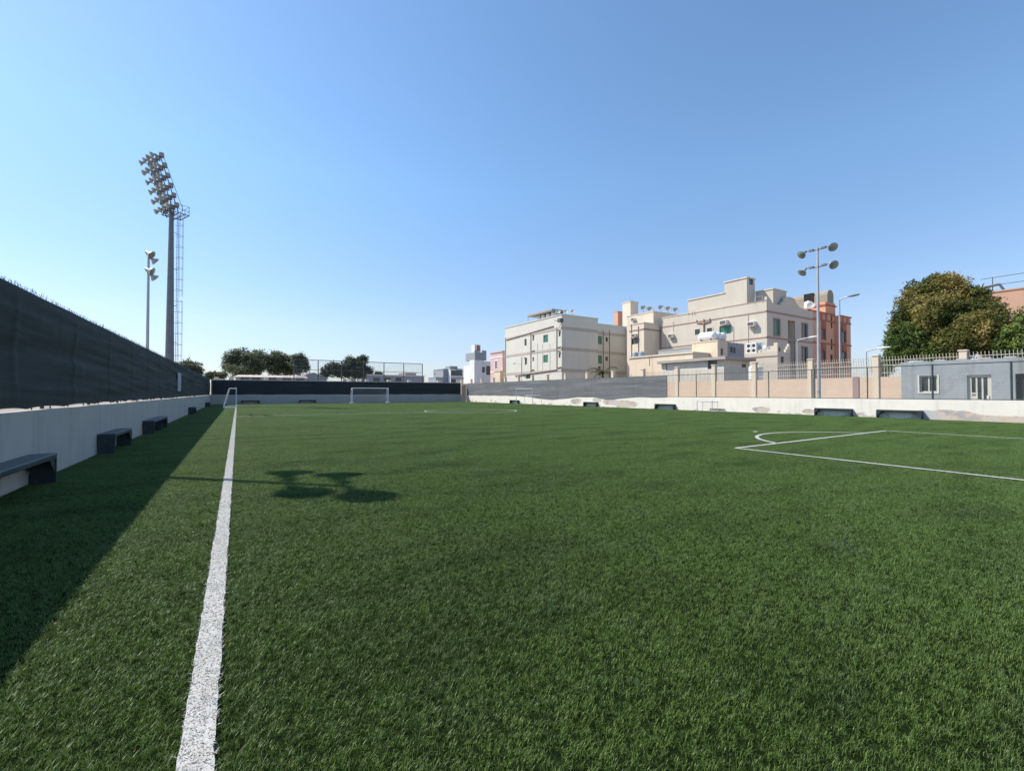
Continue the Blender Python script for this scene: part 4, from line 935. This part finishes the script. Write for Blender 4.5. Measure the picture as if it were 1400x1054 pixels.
# ------------------------------------------------------------------ distant buildings, centre
X = 52.0; y0, z1 = on_x(648.5, 492, X); ya = on_x(642, 490, X)[0]; z2 = on_x(648, 481.5, X)[1]; z3 = on_x(652, 471, X+1)[1]
B = thing('apartment_building', (55, y0+4, 0), 'distant white and grey block with a dark grey rooftop wall and small stair turret', 'building')
xm = on_y(659, 500, y0)[0]; xe = on_y(670, 500, y0+1)[0]; mb = MB()
block(mb, B, X, xm, y0, ya, 0, z1); block(mb, B, xm+.003, xe+2, y0+1, ya+4, 0, z1-.2, (), [wyp(y0+1, 661, 505.5, .9, 1.5, P, FD, 0), wyp(y0+1, 667.5, 506.5, 1.3, 2.4, P, FD, 0)])
yl = on_x(634, 500, X+2)[0]; block(mb, B, X+2, xm+2, ya, yl, 0, z1-1.0); mb.build('wall', M['palewhite'], B)
xa = on_y(641, 486, y0+.3)[0]; xb = on_y(665, 486, y0+.3)[0]
mb = MB(); block(mb, B, X+.3, xb, y0+.3, ya+3, z1, z2); mb.box(X+.3, X+1.0, y0+.3, y0+.6, z2+.003, z2+.5); mb.box(xb-1.2, xb, y0+.3, y0+.6, z2+.003, z2+.6); mb.build('rooftop_wall', M['palegrey'], B)
xt = on_y(649, 475, y0+1)[0]; xt2 = on_y(657, 475, y0+1)[0]; mb = MB(); block(mb, B, xt, xt2, y0+1, y0+3, z2-.5, z3, (), [wyp(y0+1, 654, 476, .9, 1.5, M['orange_trim'], FD, 0)]); mb.build('stair_turret', M['palewhite'], B)
X = 46.0; y0, z1 = on_x(687, 481, X); ya = on_x(670.5, 483, X)[0]; y0 = max(y0, 77.2)
B = thing('apartment_building', (48, y0+3, 0), 'pale pink house with white bands and one framed window beside the grey-cream block', 'building')
mb = MB(); block(mb, B, X, X+3.2, y0, ya, 0, z1, [wxp(X, 678.5, 499, .9, 1.7, P, M['tank'], 1, M['tank']), wxp(X, 678.5, 518, .9, 1.4, P, M['tank'], 1, M['tank'])]); mb.build('wall', M['palepink'], B)
mb = MB()
for pyc in (488.5, 508.5): z = on_x(679, pyc, X)[1]; bandx(mb, X, y0-.04, ya+.04, z, .18); bandy(mb, y0, X-.03, X+3.2, z, .18)
mb.build('band', M['tank'], B); MB().box(X-.15, X+3.3, y0-.1, ya+.1, z1, z1+.25).build('parapet_cap', M['palepink'], B)
mb = MB(); block(mb, B, X+2.4, X+3.1, y0+.2, y0+2.4, z1+.25, z1+2.2); mb.build('chimney_room', M['palewhite'], B)
y0_ = y0; yb, zb = on_x(684, 510, X-1.2); settag(MB().box(X-1.6, X-.06, yb-.6, yb+1.8, 0, zb+.3).box(X-1.7, X-.06, yb-.7, yb+1.9, zb+.304, zb+.45).build('porch_block', M['peach']), 'small peach porch at the foot of the pale pink house', 'porch')
def far_house(px0, px1, pyt, Y, dep, mat, label, wins=(), cap=None, name='house'):
    x0, z = on_y(px0, pyt, Y); x1, _ = on_y(px1, pyt, Y)
    B = thing(name, ((x0+x1)/2, Y+dep/2, 0), label, 'building'); mb = MB(); block(mb, B, x0, x1, Y, Y+dep, 0, z, (), [wyp(Y, a, b_, c, d, P, FD, 0) for a, b_, c, d in wins]); mb.build('wall', mat, B)
    MB().box(x0-.1, x1+.1, Y-.1, Y+dep+.1, z, z+.18).build('parapet_cap', cap or mat, B); return B, x0, x1, z
B, x0, x1, z = far_house(606, 616, 505, 126, 8, M['palegrey'], 'pale blue-grey box house left of a white one in the far distance')
B, x0, x1, z = far_house(616, 633.5, 505.5, 124, 8, M['palewhite'], 'small white house with a rooftop room and dark windows in the far distance', ((620, 510, 1.6, 1.6), (627.5, 509, 2.2, 2.2), (620, 520, 1.6, 1.8)))
xa = on_y(614, 501, 125)[0]; xb, zz = on_y(624, 501, 125); MB().box(xa, xb, 124.2, 128, z+.19, zz).build('rooftop_room', M['palegrey'], B); mb = MB(); bandy(mb, 124, x0, x1, z-2.6, .5, .3); mb.build('balcony_slab', M['slab'], B)
far_house(596, 606, 516.5, 120, 6, M['palegrey'], 'lowest grey flat-roofed house to the left of the pale blue-grey box')
x, z = on_y(594, 512, 110); o = thing('lamp_post', (x, 110, 0), 'thin white pole standing alone above the far end of the black fence', 'pole'); MB().tube((x, 110, 0), (x, 110, z), .14, .12).build('shaft', M['tank'], o); MB().lathe([(.2, 0), (.16, .25), (.02, .35)], (x, 110, z), (0, 0, 1), 10).build('cap', M['galv_dark'], o)

# behind the far wall
x0, zt = on_y(318, 513, 82); x1, _ = on_y(422, 514.5, 82)
B = thing('low_building', ((x0+x1)/2, 85, 0), 'long low building with pale tan roof edge behind the far fence, below the trees', 'building')
zt = (zt+on_y(422, 514.5, 82)[1])/2
mb = MB(); block(mb, B, x0+.4, x1-.4, 82.4, 90, 0, zt-.28, (), [wyp(82.4, q, 517.5, 1.3, .6, P, FD, 1) for q in (335, 350, 372, 392, 410)]); mb.build('wall', M['palegrey'], B)
MB().prism([(x0, 81.9, zt-.26), (x1, 81.9, zt-.26), (x1-.8, 83.5, zt+.12), (x0+.8, 83.5, zt+.12)], (0, 6.5, 0)).build('roof', M['roofred'], B)
x0, _ = on_y(419, 516, 86); x1, zz = on_y(447, 511, 86)
S = thing('shed', ((x0+x1)/2, 88, 0), 'dark pitched shed roof with white edge between the two far tree groups', 'shed')
MB().prism([(x0, 86, 0), (x0, 86, zz-.3), (x0+(x1-x0)*.35, 86, zz), (x1, 86, zz-1.0), (x1, 86, 0)], (0, 4, 0)).build('wall', M['palegrey'], S)
MB().prism([(x0-.1, 85.9, zz-.28), (x0+(x1-x0)*.35, 85.9, zz+.02), (x1+.2, 85.9, zz-1.0), (x1+.2, 85.9, zz-.85), (x0+(x1-x0)*.35, 85.9, zz+.17), (x0-.1, 85.9, zz-.13)], (0, 4.2, 0)).build('roof', M['tank_blue'], S)
far_house(501, 580, 513, 96, 6, M['palegrey'], 'long low grey flat-roofed shed behind the tall ball-stop frame', ((515, 519, 1.4, .9), (530, 519, 1.4, .9), (545, 519, 1.4, .9)), M['palewhite'], 'low_building')
far_house(554, 569, 510.5, 100, 5, M['slab'], 'small brownish box on the long grey shed roof line')
o = thing('compound_wall', (12, 76, 0), 'pale cream wall with short pillars just showing above the black fence', 'wall'); x0, _ = on_y(290, 520, 76); x1, zz = on_y(640, 521, 76)
MB().box(x0, x1, 76, 76.2, 0, 3.25).build('wall', M['pillar'], o)
for q in (296, 316, 364, 471, 502, 532, 560, 600): x, _ = on_y(q, 520, 76); MB().bbox(x-.3, x+.3, 75.8, 76.4, 0, 3.75, .03).build('pillar', M['pillar'], o)

# ------------------------------------------------------------------ street lamps
def street_lamp(x, y, H, arm, label, r=.085, head='flat'):
    o = thing('street_lamp', (x, y, 0), label, 'street lamp', 'street lamps beyond the pink wall'); dx_, dy_ = arm
    MB().tube((x, y, 0), (x, y, H), r, r*.6, 10).build('pole', M['galv'], o)
    mb = MB(); e = Vector((x+dx_, y+dy_, H+.12)); mb.path([(x, y, H-.03), (x+dx_*.5, y+dy_*.5, H+.07), e], .045); mb.build('arm', M['galv'], o)
    d = Vector((dx_, dy_, .08)).normalized()
    mb = MB().lathe([(.04, 0), (.13, .15), (.17, .4), (.12, .75), (.03, .85)], e, d, 10)
    mb.v = [(vx, vy, e.z+(vz-e.z)*.5) for vx, vy, vz in mb.v]; mb.build('lamp_head', M['ballast'] if head == 'flat' else M['tank'], o)
    return o
def lamp_at(px, X, pxh, pyt, label, head='flat', r=.085):
    y, z = on_x(px, pyt, X); a = (on_x(pxh, pyt, X)[0]-y)
    street_lamp(X, y, z-.1, (0, a*.62), label, r, head)
lamp_at(1147.5, 41.5, 1166, 408, 'tallest street lamp with a dark flat head in front of the orange building')
lamp_at(1090, 43.0, 1114, 463.5, 'short street lamp with a pale head in front of the beige gable wall', 'pale', .07)
y, z = on_x(1184.5, 478, 41.2); lamp_at(1184.5, 41.2, 1208, 478, 'street lamp with a long pale arm left of the bushy tree', 'pale', .06)
y, z = on_x(713, 497, 43.5); street_lamp(43.5, y, z, (0, 2.0), 'distant street lamp before the grey-cream block', .06)

# ------------------------------------------------------------------ vegetation
def tree(name, label, base, H, blobs, nl, ls, mat, tr_=.2, cat='tree', group=None, shell=.75, drop=0, second=None):
    o = thing(name, base, label, cat, group); bx, by, bz = base
    mb = MB()
    if tr_:
        pts = [Vector((bx, by, bz))]
        for k in range(1, 5): pts.append(Vector((bx+rnd.uniform(-.15, .15)*k*.4, by+rnd.uniform(-.15, .15)*k*.4, bz+H*.11*k)))
        for k in range(4): mb.tube(pts[k], pts[k+1], tr_*(1-.13*k), tr_*(1-.13*(k+1)), 8)
        for bl in blobs[:14]:
            c = Vector(bl[:3]); st = pts[rnd.choice((2, 3, 4))]; md = st.lerp(c, .5)+Vector((rnd.uniform(-.2, .2), rnd.uniform(-.2, .2), -.1))
            mb.tube(st, md, tr_*.4, tr_*.25, 6); mb.tube(md, c, tr_*.25, tr_*.06, 5)
        mb.build('trunk', M['bark'], o)
    for blobs, nl, mat in [(blobs, nl, mat)]+([second] if second else []):
        V, Fc = [], []; vol = [bl[3]*bl[4]+bl[4]*bl[5]+bl[3]*bl[5] for bl in blobs]; tot = sum(vol)
        for bl, vv in zip(blobs, vol):
            cx_, cy_, cz_, rx_, ry_, rz_ = bl; n = int(nl*vv/tot)
            ncl = max(6, n//14)
            for _ in range(ncl):
                while True:
                    d = Vector((rnd.gauss(0, 1), rnd.gauss(0, 1), rnd.gauss(0, 1)))
                    if d.length > .01: break
                d.normalize(); q = shell+(1.02-shell)*rnd.random()**.6
                q *= 1+.42*noise.noise((d.x*2.3+cx_, d.y*2.3+cy_, d.z*2.3+cz_))+.2*noise.noise((d.x*5+cx_, d.y*5+cy_, d.z*5))
                if rnd.random() < .12: q *= rnd.uniform(.5, 1.15)
                c = Vector((cx_+d.x*rx_*q, cy_+d.y*ry_*q, cz_+d.z*rz_*q))
                for _ in range(14):
                    p_ = c+Vector((rnd.gauss(0, ls*1.1), rnd.gauss(0, ls*1.1), rnd.gauss(0, ls*.9)))
                    if p_.z < bz+.2: continue
                    u = Vector((rnd.gauss(0, 1), rnd.gauss(0, 1), rnd.gauss(0, .7)-drop)); u.normalize(); nrm = (d*.6+Vector((rnd.gauss(0, .6), rnd.gauss(0, .6), rnd.gauss(.3, .5))))
                    v_ = u.cross(nrm)
                    if v_.length < .05: continue
                    v_.normalize(); s = ls*rnd.uniform(.6, 1.3); k = len(V); dn = u.cross(v_)*s*.15
                    V += [p_-u*s, p_+v_*s*.38+dn, p_+u*s, p_-v_*s*.38+dn]; Fc += [(k, k+1, k+2, k+3)]
        me = bpy.data.meshes.new('crown'); off = Vector(base); me.from_pydata([tuple(Vector(p_)-off) for p_ in V], [], Fc); me.materials.append(mat)
        c = bpy.data.objects.new('crown', me); C.objects.link(c); c.parent = o
    return o
def blob_x(px, py, X, rpx, rpy, dx_=0):      # crown lobe surveyed on the plane at X
    y, z = on_x(px, py, X); d = on_x(px+rpx, py, X); u = on_x(px, py-rpy, X); r = abs(d[0]-y); return (X+dx_, y, z, r*.9, r, u[1]-z)
def blob_y(px, py, Y, rpx, rpy, dy_=0):
    x, z = on_y(px, py, Y); d = on_y(px+rpx, py, Y); u = on_y(px, py-rpy, Y); r = abs(d[0]-x); return (x, Y+dy_, z, r, r*.9, u[1]-z)
TX = 45.5
bl = [blob_x(*q) for q in ((1286, 402, TX, 27, 24, .2), (1258, 416, TX, 28, 27, -.1), (1308, 405, TX, 22, 22, .2), (1240, 448, TX, 22, 24, -.3), (1332, 412, TX, 21, 19, .2), (1352, 430, TX, 22, 20, 0), (1366, 446, TX, 20, 22, -.5),
                           (1285, 432, TX, 30, 26, -1.0), (1320, 436, TX, 24, 22, -.8), (1342, 460, TX, 30, 26, -2.2), (1315, 474, TX, 26, 22, -1.8), (1285, 470, TX, 26, 22, -.4),
                           (1275, 390, TX, 15, 13, .2), (1298, 385, TX, 14, 11, 0), (1362, 470, TX, 20, 22, -1.4))]
gr_ = [blob_x(*q) for q in ((1252, 470, TX, 27, 24, -1.5), (1232, 476, TX, 18, 22, -.9), (1280, 482, TX, 20, 16, -1.6), (1226, 458, TX, 11, 14, -.1))]
yb = sum(q[1] for q in bl)/len(bl)
tree('broad_tree', 'big dense bushy tree with brown flowering tips behind the grey hut', (TX, yb, 0), 8, bl, 76000, .115, M['foliage_brown'], .42, drop=.3, second=(gr_, 14000, M['foliage_green']))
bl = [blob_x(*q) for q in ((1392, 462, 43.2, 26, 22), (1415, 450, 43.2, 30, 26), (1378, 478, 43.0, 20, 16), (1440, 470, 43.2, 34, 26), (1405, 480, 42.8, 30, 16))]
tree('broad_tree', 'fresh green leafy tree cut by the right edge behind the railing', (43.2, bl[1][1], 0), 6, bl, 15000, .14, M['foliage_green'], .28)
bl = [blob_x(*q) for q in ((1212, 498, 42.0, 10, 12), (1206, 508, 41.8, 12, 8))]
tree('shrub', 'small green shrub behind the railing left of the bushy tree', (42, bl[0][1], 0), 3, bl, 1600, .10, M['foliage_green'], .06, 'shrub')
G = 'trees beyond the far wall'
bl = [blob_y(*q) for q in ((330, 487, 96, 16, 11), (345, 497, 96, 22, 14), (318, 492, 96, 11, 10), (357, 491, 96, 12, 11), (336, 505, 96, 26, 10, -1), (311, 500, 96, 8, 8), (350, 484, 97, 6, 5))]
tree('broad_tree', 'tall dark tree behind the far fence above the edge-on goal', (bl[1][0], 96, 0), 9, bl, 11000, .24, M['foliage_far'], .3, group=G, shell=.55)
bl = [blob_y(*q) for q in ((377, 489, 97, 10, 8), (384, 495, 97, 16, 12), (396, 499, 97, 14, 12), (377, 503, 97, 16, 9), (399, 506, 97, 14, 8))]
tree('broad_tree', 'rounded dark tree right beside the tallest one behind the far fence', (bl[1][0], 97, 0), 8, bl, 8000, .24, M['foliage_far'], .3, group=G, shell=.55)
bl = [blob_y(*q) for q in ((406, 489, 94, 6, 5), (414, 496, 94, 7, 9), (411, 487, 94, 3.5, 3), (417, 503, 94, 5, 6), (403, 500, 94, 5, 7))]
tree('broad_tree', 'small airy tree with a gap in its crown left of the ball-stop frame', (bl[1][0], 94, 0), 7, bl, 3200, .24, M['foliage_far'], .16, group=G, shell=.45)
bl = [blob_y(*q) for q in ((455, 503, 98, 11, 7), (447, 509, 98, 9, 6), (465, 507, 98, 14, 9), (478, 497, 98, 9, 8), (490, 497, 98, 10, 8), (497, 491, 98, 5, 5), (488, 507, 98, 18, 10), (503, 508, 98, 6, 5))]
tree('broad_tree', 'dark tree seen through the ball-stop frame above the far goal', (bl[4][0], 98, 0), 8, bl, 11000, .26, M['foliage'], .28, group=G, shell=.55)
bl = [blob_y(*q) for q in ((255, 499, 92, 9, 7), (266, 503, 92, 9, 8), (271, 507, 92, 6, 6), (248, 503, 92, 8, 8), (262, 511, 92, 14, 6))]
tree('broad_tree', 'small brownish tree showing over the left fence beside the mast', (bl[1][0], 92, 0), 6, bl, 4200, .22, M['foliage_far'], .2, group=G, shell=.5)
for i, (q, s) in enumerate(((284, 5), (291, 6), (299, 5.5), (305, 5))):
    bl = [blob_y(q, 514, 104, s*.8, 3.2), blob_y(q+2, 512, 104, s*.5, 2.6)]
    tree('shrub', ('grey-green bush leftmost in the row beyond the far left corner', 'grey-green bush second from left beyond the far left corner', 'grey-green bush third from left beyond the far left corner', 'grey-green bush rightmost in the row, beside the tall tree')[i], (bl[0][0], 104, 0), 4, bl, 700, .22, M['foliage_far'], .08, 'shrub', 'bushes beyond the far left corner', .4)
x, _ = on_y(517, 511, 99); bl = [blob_y(517, 512, 103, 5, 3)]
tree('shrub', 'small bush poking above the long grey shed roof', (bl[0][0], 103, 0), 4, bl, 700, .2, M['foliage'], .08, 'shrub', None, .4)
# date palm by the grey-cream block
py_, pz = on_x(824, 507, 48.0)
o = thing('palm_tree', (48, py_, 0), 'small ragged palm in front of the shaded side of the grey-cream block', 'palm')
MB().tube((48, py_, 0), (48, py_, pz-.4), .2, .15, 9).build('trunk', M['bark'], o)
for k in range(16):
    az = k*2.4+rnd.uniform(-.2, .2); el = rnd.uniform(.1, 1.0); L_ = rnd.uniform(2.0, 3.0); mb = MB(); pr_ = Vector((48, py_, pz-.4)); seg_ = 9; sp = []
    for j in range(seg_+1):
        a_ = el-1.5*(j/seg_)**1.4; sp.append(pr_.copy()); pr_ = pr_+Vector((math.cos(az)*math.cos(a_), math.sin(az)*math.cos(a_), math.sin(a_)))*L_/seg_
    side = Vector((-math.sin(az), math.cos(az), 0))
    for j in range(seg_):
        mb.tube(sp[j], sp[j+1], .025*(1-j/seg_)+.006, n=4, caps=False)
        for u in (0, .33, .66):
            q = sp[j].lerp(sp[j+1], u)
            for s in (-1, 1):
                ln = .5*(1-(j/seg_)**2*.6); tip = q+side*s*ln*.8+(sp[j+1]-sp[j]).normalized()*ln*.6+Vector((0, 0, -.18)); wv = (sp[j+1]-sp[j]).normalized()*.035
                mb.add([q-wv, q+wv, tip], [(0, 1, 2)])
    mb.build('frond', M['palm'], o)
# thorny dry shrub tops along the street wall
for i, (q, lb) in enumerate(((842, 'dry dark scrub on the street wall nearest the palm'), (856, 'dry dark scrub on the street wall left of the peach house'))):
    y, z = on_x(q, 508, 41.0); mb = MB()
    for _ in range(60):
        a = Vector((41+rnd.uniform(-.4, .4), y+rnd.uniform(-1.2, 1.2), 2.4)); mb.tube(a, a+Vector((rnd.uniform(-.3, .3), rnd.uniform(-.7, .7), rnd.uniform(.6, 1.5))), .02, .006, 4, False)
    settag(mb.build('shrub', M['bark']), lb, 'shrub', 'dry scrub along the street wall')
